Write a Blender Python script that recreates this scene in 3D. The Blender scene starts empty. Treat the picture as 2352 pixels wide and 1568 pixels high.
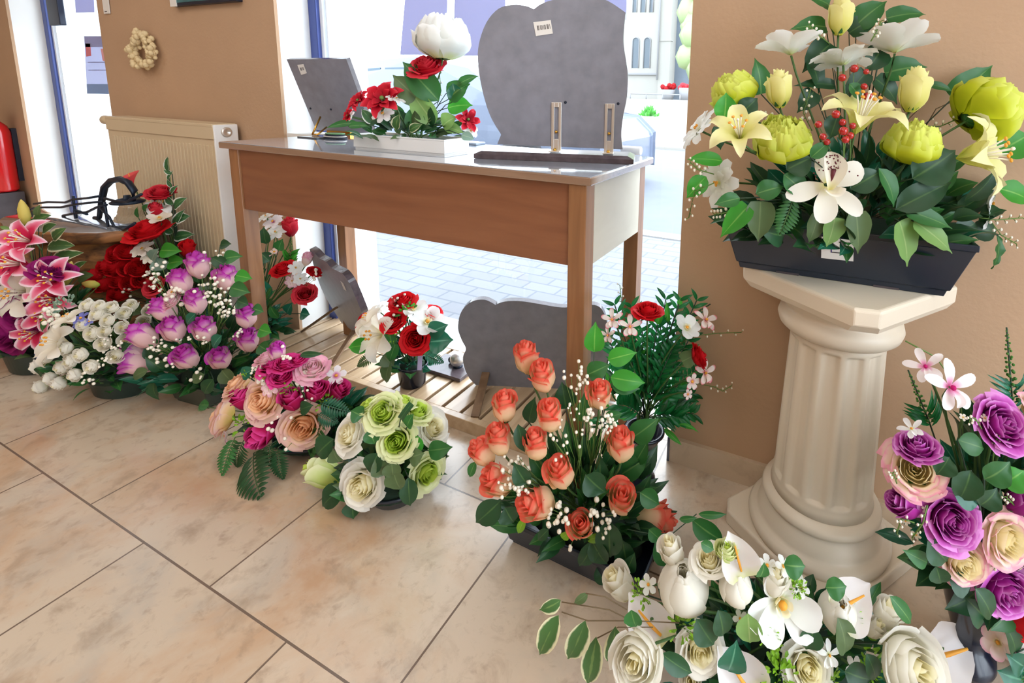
import bpy, math, random
from mathutils import Vector, Matrix, noise
random.seed(11)
R = random.random
S = bpy.context.scene
C = S.collection
V = Vector
PI = math.pi
# ---------------------------------------------------------------- camera
F, CX, CY = 1129.44, 1400.13, 410.07
YAW, PITCH, ROLL = -0.406688, 0.163203, 0.027391
CAM = V((0, 0, 1.0))
fwd = V((math.sin(YAW)*math.cos(PITCH), math.cos(YAW)*math.cos(PITCH), -math.sin(PITCH)))
_r = V((math.cos(YAW), -math.sin(YAW), 0)); _u = _r.cross(fwd)
rgt = _r*math.cos(ROLL) + _u*math.sin(ROLL); upv = -_r*math.sin(ROLL) + _u*math.cos(ROLL)
cd = bpy.data.cameras.new('camera'); cam = bpy.data.objects.new('camera', cd); C.objects.link(cam)
cam.matrix_world = Matrix(((rgt.x, upv.x, -fwd.x, CAM.x), (rgt.y, upv.y, -fwd.y, CAM.y), (rgt.z, upv.z, -fwd.z, CAM.z), (0, 0, 0, 1)))
cd.sensor_width = 36; cd.lens = F/2352*36
cd.shift_x = -(CX-1176)/2352; cd.shift_y = -(784-CY)/2352
cd.clip_start = 0.02; cd.clip_end = 300
S.camera = cam
# ---------------------------------------------------------------- world, lights, exposure
W = bpy.data.worlds.new('sky'); S.world = W; W.use_nodes = True
bg = W.node_tree.nodes['Background']; bg.inputs[0].default_value = (0.80, 0.90, 1.0, 1); bg.inputs[1].default_value = 8.0
S.view_settings.view_transform = 'Standard'; S.view_settings.look = 'None'
S.view_settings.gamma = 1; S.view_settings.use_curve_mapping = False
S.view_settings.exposure = -0.12
def area(name, loc, size, energy, col, target=None, sy=None):
    l = bpy.data.lights.new(name, 'AREA'); l.energy = energy; l.color = col; l.shape = 'RECTANGLE'; l.size = size; l.size_y = sy or size
    o = bpy.data.objects.new(name, l); C.objects.link(o); o.location = loc
    d = (V(target)-V(loc)) if target else V((0, 0, -1))
    o.rotation_euler = d.to_track_quat('-Z', 'Y').to_euler(); return o
area('ceiling_fill', (-1.0, -0.5, 2.62), 1.4, 20, (1.0, .965, .92))  # unseen area lights at the ceiling, added to brighten the interior
area('ceiling_fill', (-3.4, -0.6, 2.62), 1.4, 20, (1.0, .965, .92))
area('ceiling_fill', (0.6, -0.3, 2.62), 1.0, 7, (1.0, .965, .92))
area('ceiling_fill', (-0.4, -2.2, 2.62), 2.0, 29, (1.0, .965, .92), target=(-.9, 1, .4))
# ---------------------------------------------------------------- helpers
def ray(x, y): return rgt*((x-CX)/F) - upv*((y-CY)/F) + fwd
def onz(x, y, z): d = ray(x, y); return CAM + d*((z-CAM.z)/d.z)
def ony(x, y, Y): d = ray(x, y); return CAM + d*((Y-CAM.y)/d.y)
def lerp(a, b, t): return a+(b-a)*t
WM = {}
def empty(name, loc, label, cat, group=None):
    o = bpy.data.objects.new(name, None); C.objects.link(o); o.location = loc; o.empty_display_size = .05
    o['label'] = label; o['category'] = cat
    if group: o['group'] = group
    WM[o] = Matrix.Translation(V(loc)); return o
def tag(o, label, cat, group=None):
    o['label'] = label; o['category'] = cat
    if group: o['group'] = group
    return o
class MB:
    def __init__(s): s.v = []; s.f = []; s.c = []; s.m = []; s.sm = []
    def add(s, vs, fs, col=(0, 0, 0), mat=0, smooth=True):
        b = len(s.v); s.v += [V(p) for p in vs]
        if isinstance(col, list): s.c += col
        else: s.c += [col]*len(vs)
        for f in fs: s.f.append([i+b for i in f]); s.m.append(mat); s.sm.append(smooth)
    def grid(s, fn, nu, nv, mat=0, closeu=False, col=None, smooth=True):
        vs = []; cs = []
        for j in range(nv+1):
            for i in range(nu+(0 if closeu else 1)):
                u = i/nu; v = j/nv; vs.append(fn(u, v)); cs.append(col(u, v) if col else (v, abs(2*u-1), 0))
        w = nu if closeu else nu+1
        fs = [[j*w+i, j*w+(i+1) % w, (j+1)*w+(i+1) % w, (j+1)*w+i] for j in range(nv) for i in range(nu)]
        s.add(vs, fs, cs, mat, smooth)
    def box(s, a, b, mat=0, M=None):
        x0, y0, z0 = a; x1, y1, z1 = b
        p = [V(q) for q in ((x0, y0, z0), (x1, y0, z0), (x1, y1, z0), (x0, y1, z0), (x0, y0, z1), (x1, y0, z1), (x1, y1, z1), (x0, y1, z1))]
        if M: p = [M @ q for q in p]
        s.add(p, [[0, 3, 2, 1], [4, 5, 6, 7], [0, 1, 5, 4], [1, 2, 6, 5], [2, 3, 7, 6], [3, 0, 4, 7]], mat=mat, smooth=False)
    def hexa(s, bot, top, mat=0):     # two quads, counter-clockwise seen from above
        s.add(list(bot)+list(top), [[3, 2, 1, 0], [4, 5, 6, 7], [0, 1, 5, 4], [1, 2, 6, 5], [2, 3, 7, 6], [3, 0, 4, 7]], mat=mat, smooth=False)
    def tube(s, pts, r, n=6, mat=0, cap=True):
        pts = [V(p) for p in pts]; k = len(pts); rs = r if isinstance(r, (list, tuple)) else [r]*k
        vs = []; up = V((0.13, 0.21, .97))
        for i, p in enumerate(pts):
            d = (pts[min(i+1, k-1)]-pts[max(i-1, 0)])
            if d.length < 1e-9: d = V((0, 0, 1))
            d.normalize(); a = d.cross(up)
            if a.length < .05: a = d.cross(V((1, 0, 0)))
            a.normalize(); b = d.cross(a); 
            for j in range(n):
                t = 2*PI*j/n; vs.append(p+(a*math.cos(t)+b*math.sin(t))*rs[i])
        fs = [[i*n+j, i*n+(j+1) % n, (i+1)*n+(j+1) % n, (i+1)*n+j] for i in range(k-1) for j in range(n)]
        if cap: fs += [list(range(n))[::-1], [(k-1)*n+j for j in range(n)]]
        s.add(vs, fs, [(i/(k-1), 0, 0) for i in range(k) for j in range(n)], mat)
    def lathe(s, prof, c=(0, 0, 0), n=40, sx=1, sy=1, rot=0, mat=0, rfn=None):
        c = V(c); vs = []
        for r, z in prof:
            for j in range(n):
                t = 2*PI*j/n; rr = r*(rfn(t, z) if rfn else 1)
                x = rr*math.cos(t)*sx; y = rr*math.sin(t)*sy
                vs.append(c+V((x*math.cos(rot)-y*math.sin(rot), x*math.sin(rot)+y*math.cos(rot), z)))
        k = len(prof)
        fs = [[i*n+j, i*n+(j+1) % n, (i+1)*n+(j+1) % n, (i+1)*n+j] for i in range(k-1) for j in range(n)]
        if prof[0][0] > 1e-5: fs.append(list(range(n))[::-1])
        if prof[-1][0] > 1e-5: fs.append([(k-1)*n+j for j in range(n)])
        s.add(vs, fs, mat=mat)
    def ball(s, c, r, n=6, m=4, mat=0, sq=(1, 1, 1), col=(0, 0, 0)):
        c = V(c)
        vs = [c+V((0, 0, -r*sq[2]))]
        for j in range(1, m):
            p = -PI/2+PI*j/m
            for i in range(n): t = 2*PI*i/n; vs.append(c+V((r*math.cos(p)*math.cos(t)*sq[0], r*math.cos(p)*math.sin(t)*sq[1], r*math.sin(p)*sq[2])))
        vs.append(c+V((0, 0, r*sq[2]))); fs = [[0, 1+(i+1) % n, 1+i] for i in range(n)]
        for j in range(m-2):
            for i in range(n): a = 1+j*n; fs.append([a+i, a+(i+1) % n, a+n+(i+1) % n, a+n+i])
        a = 1+(m-2)*n; fs += [[a+i, a+(i+1) % n, len(vs)-1] for i in range(n)]
        s.add(vs, fs, col, mat)
    def prism(s, pts, off, mat=0, smat=None):    # planar outline extruded by a vector
        n = len(pts); pts = [V(p) for p in pts]; off = V(off); b = [p+off for p in pts]
        s.add(pts, [list(range(n))], mat=mat, smooth=False); s.add(b, [list(range(n))[::-1]], mat=mat, smooth=False)
        s.add(pts+b, [[i, i+n, (i+1) % n+n, (i+1) % n] for i in range(n)], mat=mat if smat is None else smat, smooth=False)
    def blade(s, A, B, Wd, n, prof, arch=.12, cup=.12, nu=4, nv=8, mat=0, wav=0, rnd=0., thick=0):
        A = V(A); B = V(B); d = B-A; L = d.length or 1e-6; dn = d/L
        n = V(n); n = n-dn*n.dot(dn)
        if n.length < .02: n = dn.orthogonal()
        n.normalize(); sd = dn.cross(n)
        def fn(u, v):
            uu = 2*u-1; w = prof(v)
            return A+d*v+n*(arch*L*4*v*(1-v))+sd*(uu*Wd*.5*w)+n*(cup*Wd*w*uu*uu+wav*Wd*math.sin(v*17+rnd*9+uu*2)*abs(uu))
        s.grid(fn, nu, nv, mat, col=lambda u, v: (v, abs(2*u-1), rnd))
    def mesh(s, name, mats, inv=None):
        me = bpy.data.meshes.new(name)
        me.from_pydata([(inv @ p) if inv else p for p in s.v], [], s.f)
        for m in mats: me.materials.append(m)
        me.polygons.foreach_set('material_index', s.m); me.polygons.foreach_set('use_smooth', s.sm)
        ca = me.color_attributes.new('pc', 'FLOAT_COLOR', 'POINT')
        ca.data.foreach_set('color', [x for c in s.c for x in (c[0], c[1], c[2], 1)])
        me.update(); return me
    def build(s, name, mats, parent=None, origin=None, bevel=0, solid=0):
        if not isinstance(mats, (list, tuple)): mats = [mats]
        if parent is not None: Mw = Matrix.Translation(WM[parent].translation) if origin is None else Matrix.Translation(V(origin))
        elif origin is not None: Mw = Matrix.Translation(V(origin))
        else:
            lo = V((min(p.x for p in s.v)+max(p.x for p in s.v), min(p.y for p in s.v)+max(p.y for p in s.v), 2*min(p.z for p in s.v)))/2
            Mw = Matrix.Translation(lo)
        o = bpy.data.objects.new(name, s.mesh(name, mats, Mw.inverted())); C.objects.link(o)
        place(o, parent, Mw)
        if bevel:
            b = o.modifiers.new('bevel', 'BEVEL'); b.width = bevel; b.segments = 2; b.limit_method = 'ANGLE'; b.angle_limit = .7
        if solid:
            b = o.modifiers.new('solid', 'SOLIDIFY'); b.thickness = solid; b.offset = 0
        return o
def place(o, parent, Mw):
    if parent is not None: o.parent = parent; o.matrix_basis = WM[parent].inverted() @ Mw
    else: o.matrix_basis = Mw
    WM[o] = Mw
def structure(o): o['kind'] = 'structure'; return o
# ---------------------------------------------------------------- materials
def srgb(r, g, b):
    f = lambda c: (c/255/12.92) if c/255 <= .04045 else ((c/255+.055)/1.055)**2.4
    return (f(r), f(g), f(b), 1)
def newmat(name):
    m = bpy.data.materials.new(name); m.use_nodes = True; nt = m.node_tree; return m, nt, nt.nodes['Principled BSDF']
def plain(name, col, rough=.5, metal=0, bump=0, bscale=80, spec=.5, var=0, vscale=6, coat=0):
    m, nt, p = newmat(name); p.inputs['Base Color'].default_value = col; p.inputs['Roughness'].default_value = rough
    p.inputs['Metallic'].default_value = metal; p.inputs['Specular IOR Level'].default_value = spec; p.inputs['Coat Weight'].default_value = coat
    tc = nt.nodes.new('ShaderNodeTexCoord')
    if bump:
        n = nt.nodes.new('ShaderNodeTexNoise'); n.inputs['Scale'].default_value = bscale; n.inputs['Detail'].default_value = 4
        b = nt.nodes.new('ShaderNodeBump'); b.inputs['Strength'].default_value = bump; b.inputs['Distance'].default_value = .002
        nt.links.new(tc.outputs['Object'], n.inputs['Vector']); nt.links.new(n.outputs[0], b.inputs['Height']); nt.links.new(b.outputs[0], p.inputs['Normal'])
    if var:
        n = nt.nodes.new('ShaderNodeTexNoise'); n.inputs['Scale'].default_value = vscale; n.inputs['Detail'].default_value = 6
        r = nt.nodes.new('ShaderNodeValToRGB'); r.color_ramp.elements[0].position = .3; r.color_ramp.elements[1].position = .7
        r.color_ramp.elements[0].color = tuple(c*(1-var) for c in col[:3])+(1,); r.color_ramp.elements[1].color = tuple(min(1, c*(1+var)) for c in col[:3])+(1,)
        nt.links.new(tc.outputs['Object'], n.inputs['Vector']); nt.links.new(n.outputs[0], r.inputs[0]); nt.links.new(r.outputs[0], p.inputs['Base Color'])
    return m
def ramp(nt, stops, inp):
    r = nt.nodes.new('ShaderNodeValToRGB'); e = r.color_ramp.elements
    e[0].position, e[0].color = stops[0]; e[1].position, e[1].color = stops[-1]
    for p, c in stops[1:-1]: q = e.new(p); q.color = c
    nt.links.new(inp, r.inputs[0]); return r.outputs[0]
def mathn(nt, op, a, b):
    n = nt.nodes.new('ShaderNodeMath'); n.operation = op
    for i, x in enumerate((a, b)):
        if isinstance(x, (int, float)): n.inputs[i].default_value = x
        else: nt.links.new(x, n.inputs[i])
    return n.outputs[0]
def soft(nt, p, colout, trans, rough):
    nt.links.new(colout, p.inputs['Base Color']); p.inputs['Roughness'].default_value = rough
    t = nt.nodes.new('ShaderNodeBsdfTranslucent'); nt.links.new(colout, t.inputs[0])
    mx = nt.nodes.new('ShaderNodeMixShader'); mx.inputs[0].default_value = trans
    nt.links.new(p.outputs[0], mx.inputs[1]); nt.links.new(t.outputs[0], mx.inputs[2])
    nt.links.new(mx.outputs[0], nt.nodes['Material Output'].inputs[0])
def petal(name, stops, edge=.25, trans=.3, rough=.65):
    """petal cloth: colour runs from petal foot to rim"""
    m, nt, p = newmat(name); a = nt.nodes.new('ShaderNodeAttribute'); a.attribute_name = 'pc'
    s = nt.nodes.new('ShaderNodeSeparateColor'); nt.links.new(a.outputs['Color'], s.inputs[0])
    e = mathn(nt, 'MULTIPLY', mathn(nt, 'POWER', s.outputs[1], 3.0), edge)
    tc = nt.nodes.new('ShaderNodeTexCoord'); n = nt.nodes.new('ShaderNodeTexNoise'); n.inputs['Scale'].default_value = 5
    nt.links.new(tc.outputs['Object'], n.inputs['Vector'])
    f = mathn(nt, 'ADD', mathn(nt, 'ADD', s.outputs[0], e), mathn(nt, 'MULTIPLY', mathn(nt, 'SUBTRACT', n.outputs[0], .5), .18))
    soft(nt, p, ramp(nt, stops, f), trans, rough); p.inputs['Specular IOR Level'].default_value = .25
    return m
def leafm(name, c, rib, trans=.3, rough=.42, rim=None):
    m, nt, p = newmat(name); a = nt.nodes.new('ShaderNodeAttribute'); a.attribute_name = 'pc'
    s = nt.nodes.new('ShaderNodeSeparateColor'); nt.links.new(a.outputs['Color'], s.inputs[0])
    st = [(0, rib), (.09, c), (.6, c), (1, c)] if rim is None else [(0, rib), (.09, c), (.72, c), (.86, rim)]
    tc = nt.nodes.new('ShaderNodeTexCoord'); n = nt.nodes.new('ShaderNodeTexNoise'); n.inputs['Scale'].default_value = 45
    nt.links.new(tc.outputs['Object'], n.inputs['Vector'])
    u = mathn(nt, 'ADD', s.outputs[1], mathn(nt, 'MULTIPLY', mathn(nt, 'SUBTRACT', n.outputs[0], .5), .5 if rim else .1))
    col = ramp(nt, st, u)
    h = nt.nodes.new('ShaderNodeHueSaturation'); nt.links.new(col, h.inputs['Color'])
    nt.links.new(mathn(nt, 'ADD', mathn(nt, 'MULTIPLY', s.outputs[2], .9), .62), h.inputs['Value'])
    soft(nt, p, h.outputs[0], trans, rough)
    return m
def wood(name, c1, c2, scale=(2, 30, 30), rough=.4, coat=.0):
    m, nt, p = newmat(name); tc = nt.nodes.new('ShaderNodeTexCoord'); mp = nt.nodes.new('ShaderNodeMapping'); mp.inputs['Scale'].default_value = scale
    n = nt.nodes.new('ShaderNodeTexNoise'); n.inputs['Scale'].default_value = 1.5; n.inputs['Detail'].default_value = 6; n.inputs['Distortion'].default_value = .6
    nt.links.new(tc.outputs['Object'], mp.inputs[0]); nt.links.new(mp.outputs[0], n.inputs['Vector'])
    nt.links.new(ramp(nt, [(.3, c1), (.7, c2)], n.outputs[0]), p.inputs['Base Color']); p.inputs['Roughness'].default_value = rough
    p.inputs['Coat Weight'].default_value = coat; p.inputs['Coat Roughness'].default_value = .12
    return m
def brickm(name, bw, bh, off, mort, c1, c2, cm, rough, mapping=(0, 0, 0), bump=.3, mottle=None, spec=.5):
    m, nt, p = newmat(name); tc = nt.nodes.new('ShaderNodeTexCoord'); mp = nt.nodes.new('ShaderNodeMapping'); mp.inputs['Location'].default_value = mapping
    g = nt.nodes.new('ShaderNodeNewGeometry'); nt.links.new(g.outputs['Position'], mp.inputs[0])
    b = nt.nodes.new('ShaderNodeTexBrick'); b.offset = off; b.inputs['Scale'].default_value = 1; b.inputs['Brick Width'].default_value = bw; b.inputs['Row Height'].default_value = bh
    b.inputs['Mortar Size'].default_value = mort; b.inputs['Mortar Smooth'].default_value = .1; b.inputs['Bias'].default_value = 0
    b.inputs['Color1'].default_value = c1; b.inputs['Color2'].default_value = c2; b.inputs['Mortar'].default_value = cm
    nt.links.new(mp.outputs[0], b.inputs['Vector']); col = b.outputs['Color']
    if mottle:
        for (sc, lo, hi, c, amt) in mottle:
            n = nt.nodes.new('ShaderNodeTexNoise'); n.inputs['Scale'].default_value = sc; n.inputs['Detail'].default_value = 9; n.inputs['Roughness'].default_value = .62; n.inputs['Distortion'].default_value = .4
            nt.links.new(g.outputs['Position'], n.inputs['Vector'])
            mr = nt.nodes.new('ShaderNodeMapRange'); mr.inputs[1].default_value = lo; mr.inputs[2].default_value = hi; mr.inputs[4].default_value = amt
            nt.links.new(n.outputs[0], mr.inputs[0])
            fac = mathn(nt, 'MULTIPLY', mr.outputs[0], mathn(nt, 'SUBTRACT', 1, b.outputs['Fac']))
            mx = nt.nodes.new('ShaderNodeMix'); mx.data_type = 'RGBA'; nt.links.new(fac, mx.inputs[0]); nt.links.new(col, mx.inputs[6]); mx.inputs[7].default_value = c; col = mx.outputs[2]
    nt.links.new(col, p.inputs['Base Color']); p.inputs['Roughness'].default_value = rough; p.inputs['Specular IOR Level'].default_value = spec
    bp = nt.nodes.new('ShaderNodeBump'); bp.invert = True; bp.inputs['Strength'].default_value = bump; bp.inputs['Distance'].default_value = .003
    nt.links.new(b.outputs['Fac'], bp.inputs['Height']); nt.links.new(bp.outputs[0], p.inputs['Normal'])
    return m
def glassm(name, tint=(1, 1, 1, 1), refl=.06):
    m = bpy.data.materials.new(name); m.use_nodes = True; nt = m.node_tree; nt.nodes.clear()
    o = nt.nodes.new('ShaderNodeOutputMaterial'); t = nt.nodes.new('ShaderNodeBsdfTransparent'); t.inputs[0].default_value = tint
    g = nt.nodes.new('ShaderNodeBsdfGlossy'); g.inputs['Roughness'].default_value = .02
    fr = nt.nodes.new('ShaderNodeFresnel'); fr.inputs[0].default_value = 1.45
    ge = nt.nodes.new('ShaderNodeNewGeometry'); fac = mathn(nt, 'MULTIPLY', fr.outputs[0], mathn(nt, 'SUBTRACT', 1, ge.outputs['Backfacing']))
    mx = nt.nodes.new('ShaderNodeMixShader'); nt.links.new(fac, mx.inputs[0]); nt.links.new(t.outputs[0], mx.inputs[1]); nt.links.new(g.outputs[0], mx.inputs[2]); nt.links.new(mx.outputs[0], o.inputs[0])
    return m
m_floor = brickm('floor_tile', .479, .410, .5, .0022, srgb(210, 192, 170), srgb(200, 180, 156), srgb(112, 94, 80), .22, (-.139, -.464, 0), .35,
    [(2.3, .46, .64, srgb(190, 148, 110), .8), (4.2, .50, .68, srgb(178, 168, 154), .75), (14, .52, .72, srgb(150, 128, 106), .6), (34, .56, .74, srgb(140, 118, 98), .45)], .9)
m_base = brickm('baseboard_tile', .30, .5, .0, .0035, srgb(205, 184, 158), srgb(198, 174, 146), srgb(120, 98, 80), .35, (.02, 0, 0), .3, [(9, .5, .7, srgb(150, 125, 105), .55)])
m_wall = plain('wall_paint', srgb(188, 154, 122), .75, bump=.35, bscale=90, var=.05, vscale=3)
m_white = plain('white_plaster', srgb(236, 236, 232), .6, bump=.1)
m_sill = plain('white_stone_sill', srgb(235, 238, 240), .3, var=.03)
m_ceil = plain('ceiling_white', srgb(240, 236, 228), .8)
m_blue = plain('blue_metal', srgb(66, 82, 146), .3, .2)
m_pvc = plain('white_metal', srgb(235, 240, 245), .35)
m_dark = plain('dark_metal', srgb(38, 44, 60), .4, .3)
m_glass = glassm('window_glass')
m_clear = glassm('clear_glass')
m_blk = plain('black_plastic', srgb(30, 38, 50), .28, bump=.05, bscale=40)
m_blk2 = plain('black_vase_plastic', srgb(26, 30, 44), .22)
m_dgreen = plain('dark_green_plastic', srgb(36, 54, 48), .4)
m_olive = plain('dark_olive_plastic', srgb(54, 60, 50), .4)
m_foam = plain('dark_foam', srgb(24, 46, 30), .9, bump=.5)
m_stone = plain('grey_stone', srgb(132, 132, 142), .38, bump=.08, bscale=60, var=.13, vscale=26)
m_stone2 = plain('dark_polished_stone', srgb(84, 74, 78), .18, var=.25, vscale=45)
m_oak = wood('oak', srgb(122, 82, 50), srgb(156, 108, 70), (26, 26, 2.2), .38, .2)
m_oakf = wood('stained_board', srgb(122, 74, 48), srgb(140, 90, 60), (2, 26, 20), .34, .25)
m_oakd = wood('worktop', srgb(134, 104, 84), srgb(150, 120, 98), (2, 26, 26), .12, 1.0); m_oakd.node_tree.nodes['Principled BSDF'].inputs['Coat IOR'].default_value = 1.9
m_glare = wood('glare_board', srgb(196, 186, 164), srgb(214, 206, 186), (26, 2, 5), .4, .1)  # table side panels: window glare put into a paler wood colour
m_slat = wood('slat_wood', srgb(176, 146, 112), srgb(202, 174, 140), (26, 2, 20), .3, .3)
m_legw = wood('stand_wood', srgb(108, 82, 58), srgb(136, 106, 78), (20, 20, 3), .5)
m_bark = wood('bark', srgb(70, 42, 24), srgb(168, 112, 62), (10, 10, 26), .6)
m_steel = plain('polished_steel', srgb(225, 220, 212), .3, .8)
m_brass = plain('brass', srgb(210, 160, 70), .25, 1)
m_col = plain('cream_plaster', srgb(224, 210, 188), .42, bump=.06, var=.03)
m_trough = plain('white_ceramic', srgb(228, 226, 222), .25)
m_paper = plain('paper_white', srgb(232, 228, 222), .6)
m_ink = plain('ink', srgb(70, 60, 62), .6)
m_red = plain('red_print', srgb(205, 60, 60), .5)
m_bluep = plain('violet_print', srgb(70, 60, 120), .5)
m_rad = plain('cream_enamel', srgb(214, 194, 160), .35)
m_radw = plain('white_enamel', srgb(244, 244, 242), .3)
m_exred = plain('red_enamel', srgb(200, 22, 28), .2, coat=.5)
m_rub = plain('black_rubber', srgb(26, 28, 34), .5)
m_iron = plain('black_iron', srgb(28, 40, 56), .4, .4)
m_wicker = plain('cream_wood_shavings', srgb(228, 206, 160), .6, bump=.3)
m_twig = plain('brown_twig', srgb(104, 84, 56), .7)
m_stem = plain('green_stem', srgb(96, 128, 56), .5)
m_dstem = plain('dark_stem', srgb(40, 62, 40), .6)
m_berry = plain('red_berry', srgb(176, 30, 28), .2, coat=.4)
m_gyp = plain('ivory_bud', srgb(240, 232, 214), .6)
m_sta = plain('stamen_orange', srgb(232, 160, 50), .6)
m_lip = plain('wine_speckle', srgb(96, 24, 34), .6)
m_gtop = plain('varnished_slab', srgb(190, 192, 198), .1, .7, coat=1.0, spec=1.0)
m_lilac = plain('lilac_plastic', srgb(188, 180, 222), .4)
# leaves
LG = {
 'dark': leafm('leaf_dark', srgb(32, 74, 40), srgb(76, 110, 58), .18),
 'mid': leafm('leaf_mid', srgb(50, 108, 50), srgb(106, 148, 80), .28),
 'bright': leafm('leaf_bright', srgb(66, 156, 50), srgb(126, 190, 84), .42),
 'light': leafm('leaf_light', srgb(126, 164, 90), srgb(164, 188, 120), .3),
 'olive': leafm('leaf_olive', srgb(84, 106, 64), srgb(110, 130, 84), .2),
 'teal': leafm('leaf_teal', srgb(36, 104, 78), srgb(100, 160, 130), .25, .25),
 'lime': leafm('leaf_lime', srgb(128, 176, 40), srgb(160, 200, 70), .3),
 'palm': leafm('leaf_palm', srgb(24, 112, 54), srgb(70, 150, 80), .42, .3),
 'grey': leafm('leaf_eucalyptus', srgb(128, 156, 136), srgb(160, 180, 156), .25),
 'varieg': leafm('leaf_variegated', srgb(70, 110, 56), srgb(110, 140, 76), .25, .45, srgb(226, 222, 182)),
 'variw': leafm('leaf_white_edged', srgb(58, 108, 62), srgb(100, 140, 90), .25, .45, srgb(240, 244, 236)),
}
def st(*a): return [(p, srgb(*c)) for p, c in a]
PT = {
 'coral': petal('coral_rose', st((0, (236, 214, 150)), (.5, (252, 224, 180)), (.76, (252, 206, 168)), (.88, (248, 140, 112)), (1, (246, 112, 92))), .12, .4),
 'coralc': petal('coral_rose_heart', st((0, (252, 150, 116)), (.85, (252, 178, 150)), (1, (246, 110, 88))), .12, .45),
 'pink': petal('pink_tip_rose', st((0, (240, 200, 196)), (.7, (246, 212, 212)), (.84, (226, 140, 206)), (1, (200, 56, 184))), .14, .4),
 'pinkc': petal('pink_tip_rose_heart', st((0, (206, 90, 170)), (1, (196, 60, 168))), .2),
 'cream': petal('ivory_rose', st((0, (228, 226, 150)), (.3, (246, 242, 226)), (1, (250, 247, 238))), .1, .45),
 'creamc': petal('ivory_rose_heart', st((0, (244, 232, 160)), (1, (250, 244, 216))), .1, .45),
 'white': petal('white_petal', st((0, (222, 232, 150)), (.25, (246, 248, 240)), (1, (250, 250, 248))), .1, .35),
 'green': petal('lime_rose', st((0, (190, 210, 90)), (.5, (208, 224, 130)), (1, (236, 238, 190))), .3),
 'greenc': petal('lime_rose_heart', st((0, (170, 204, 40)), (1, (206, 226, 100))), .2),
 'yellow': petal('yellow_rose', st((0, (206, 206, 60)), (.3, (240, 232, 130)), (1, (246, 240, 172))), .3),
 'ypeony': petal('yellow_green_peony', st((0, (188, 204, 20)), (.5, (214, 222, 48)), (1, (232, 238, 120))), .2),
 'ylily': petal('pale_yellow_lily', st((0, (206, 216, 80)), (.35, (240, 236, 150)), (1, (250, 242, 190))), .1),
 'red': petal('red_rose', st((0, (150, 8, 18)), (1, (222, 24, 34))), .2, .22),
 'crimson': petal('crimson_rose', st((0, (130, 6, 26)), (.7, (200, 20, 44)), (1, (226, 60, 74))), .2, .22),
 'cerise': petal('cerise_rose', st((0, (140, 6, 56)), (.8, (196, 22, 90)), (1, (226, 70, 150))), .25, .22),
 'peach': petal('peach_rose', st((0, (236, 206, 90)), (.5, (246, 206, 150)), (.85, (248, 216, 182)), (1, (240, 200, 190))), .2),
 'peachc': petal('peach_rose_heart', st((0, (246, 190, 110)), (1, (252, 208, 168))), .2),
 'blush': petal('blush_rose', st((0, (246, 226, 200)), (.7, (248, 224, 220)), (1, (240, 180, 200))), .2),
 'creampink': petal('cream_pink_rose', st((0, (246, 232, 170)), (.75, (252, 236, 206)), (.94, (248, 220, 208)), (1, (240, 170, 190))), .08),
 'creampinkc': petal('cream_pink_rose_heart', st((0, (246, 228, 160)), (1, (252, 240, 200))), .1),
 'purple': petal('purple_rose', st((0, (120, 14, 96)), (.8, (172, 40, 146)), (.95, (206, 100, 190)), (1, (226, 150, 214))), .15, .22),
 'magenta': petal('wine_rose', st((0, (90, 6, 50)), (1, (150, 26, 104))), .2, .2),
 'pinklily': petal('striped_pink_lily', st((0, (214, 40, 84)), (.55, (228, 50, 94)), (.85, (248, 150, 176)), (1, (252, 220, 228))), .75),
 'wlily': petal('ivory_lily', st((0, (222, 212, 120)), (.3, (248, 240, 220)), (1, (250, 244, 232))), .1),
 'orchid': petal('white_pink_orchid', st((0, (206, 30, 120)), (.22, (240, 170, 206)), (.4, (250, 240, 240)), (1, (250, 244, 244))), .1),
 'orchidr': petal('white_red_orchid', st((0, (226, 60, 90)), (.35, (250, 230, 220)), (.75, (250, 240, 232)), (1, (236, 110, 130))), .2),
 'lilac': petal('lilac_blossom', st((0, (110, 110, 200)), (1, (150, 156, 226))), .1),
 'spike': petal('green_bud_spike', st((0, (60, 110, 50)), (1, (96, 156, 70))), .1),
 'calla': petal('white_calla', st((0, (226, 230, 170)), (.2, (246, 240, 238)), (1, (252, 248, 248))), .05, .35),
 'poppy': petal('coral_poppy', st((0, (224, 60, 70)), (1, (240, 100, 100))), .1),
 'ybud': petal('yellow_lily_bud', st((0, (160, 180, 70)), (.4, (226, 208, 110)), (1, (236, 214, 120))), .1),
}
# ---------------------------------------------------------------- room and street
G = 1.22; GL = 1.385; XO = 1.612; XL, XP, XW, XR = -4.066, -3.12, -1.874, -.318
RX = 1.7
b = MB(); b.box((-6, -3.2, -.05), (RX, 1.5, 0)); structure(b.build('floor', m_floor))
b = MB(); b.box((-6, -3.2, 2.7), (RX, 1.7, 2.8)); structure(b.build('ceiling', m_ceil))
b = MB(); b.box((-6.1, -3.2, 0), (-6, XO, 2.7)); structure(b.build('wall_left', m_wall))
mp = brickm('street_paving', .20, .10, .5, .006, srgb(118, 120, 124), srgb(112, 114, 120), srgb(98, 102, 110), .8, (0, 0, 0), .5)
b = MB(); b.box((RX, .95, 0), (RX+.1, XO, 2.7)); b.box((RX, -3.2, 0), (RX+.1, -1.3, 2.7)); b.box((RX, -1.3, 2.25), (RX+.1, .95, 2.7)); structure(b.build('wall_right', m_wall))
b = MB(); b.box((RX+.04, -1.3, 0), (RX+.046, .95, 2.25)); structure(b.build('window_2', m_glass))
b = MB(); [b.box((RX+.02, y, 0), (RX+.07, y+.05, 2.25)) for y in (-1.3, -.2, .90)]; b.box((RX+.02, -1.25, 2.2), (RX+.07, .9, 2.25)); structure(b.build('trim_7', m_blue))
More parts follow.
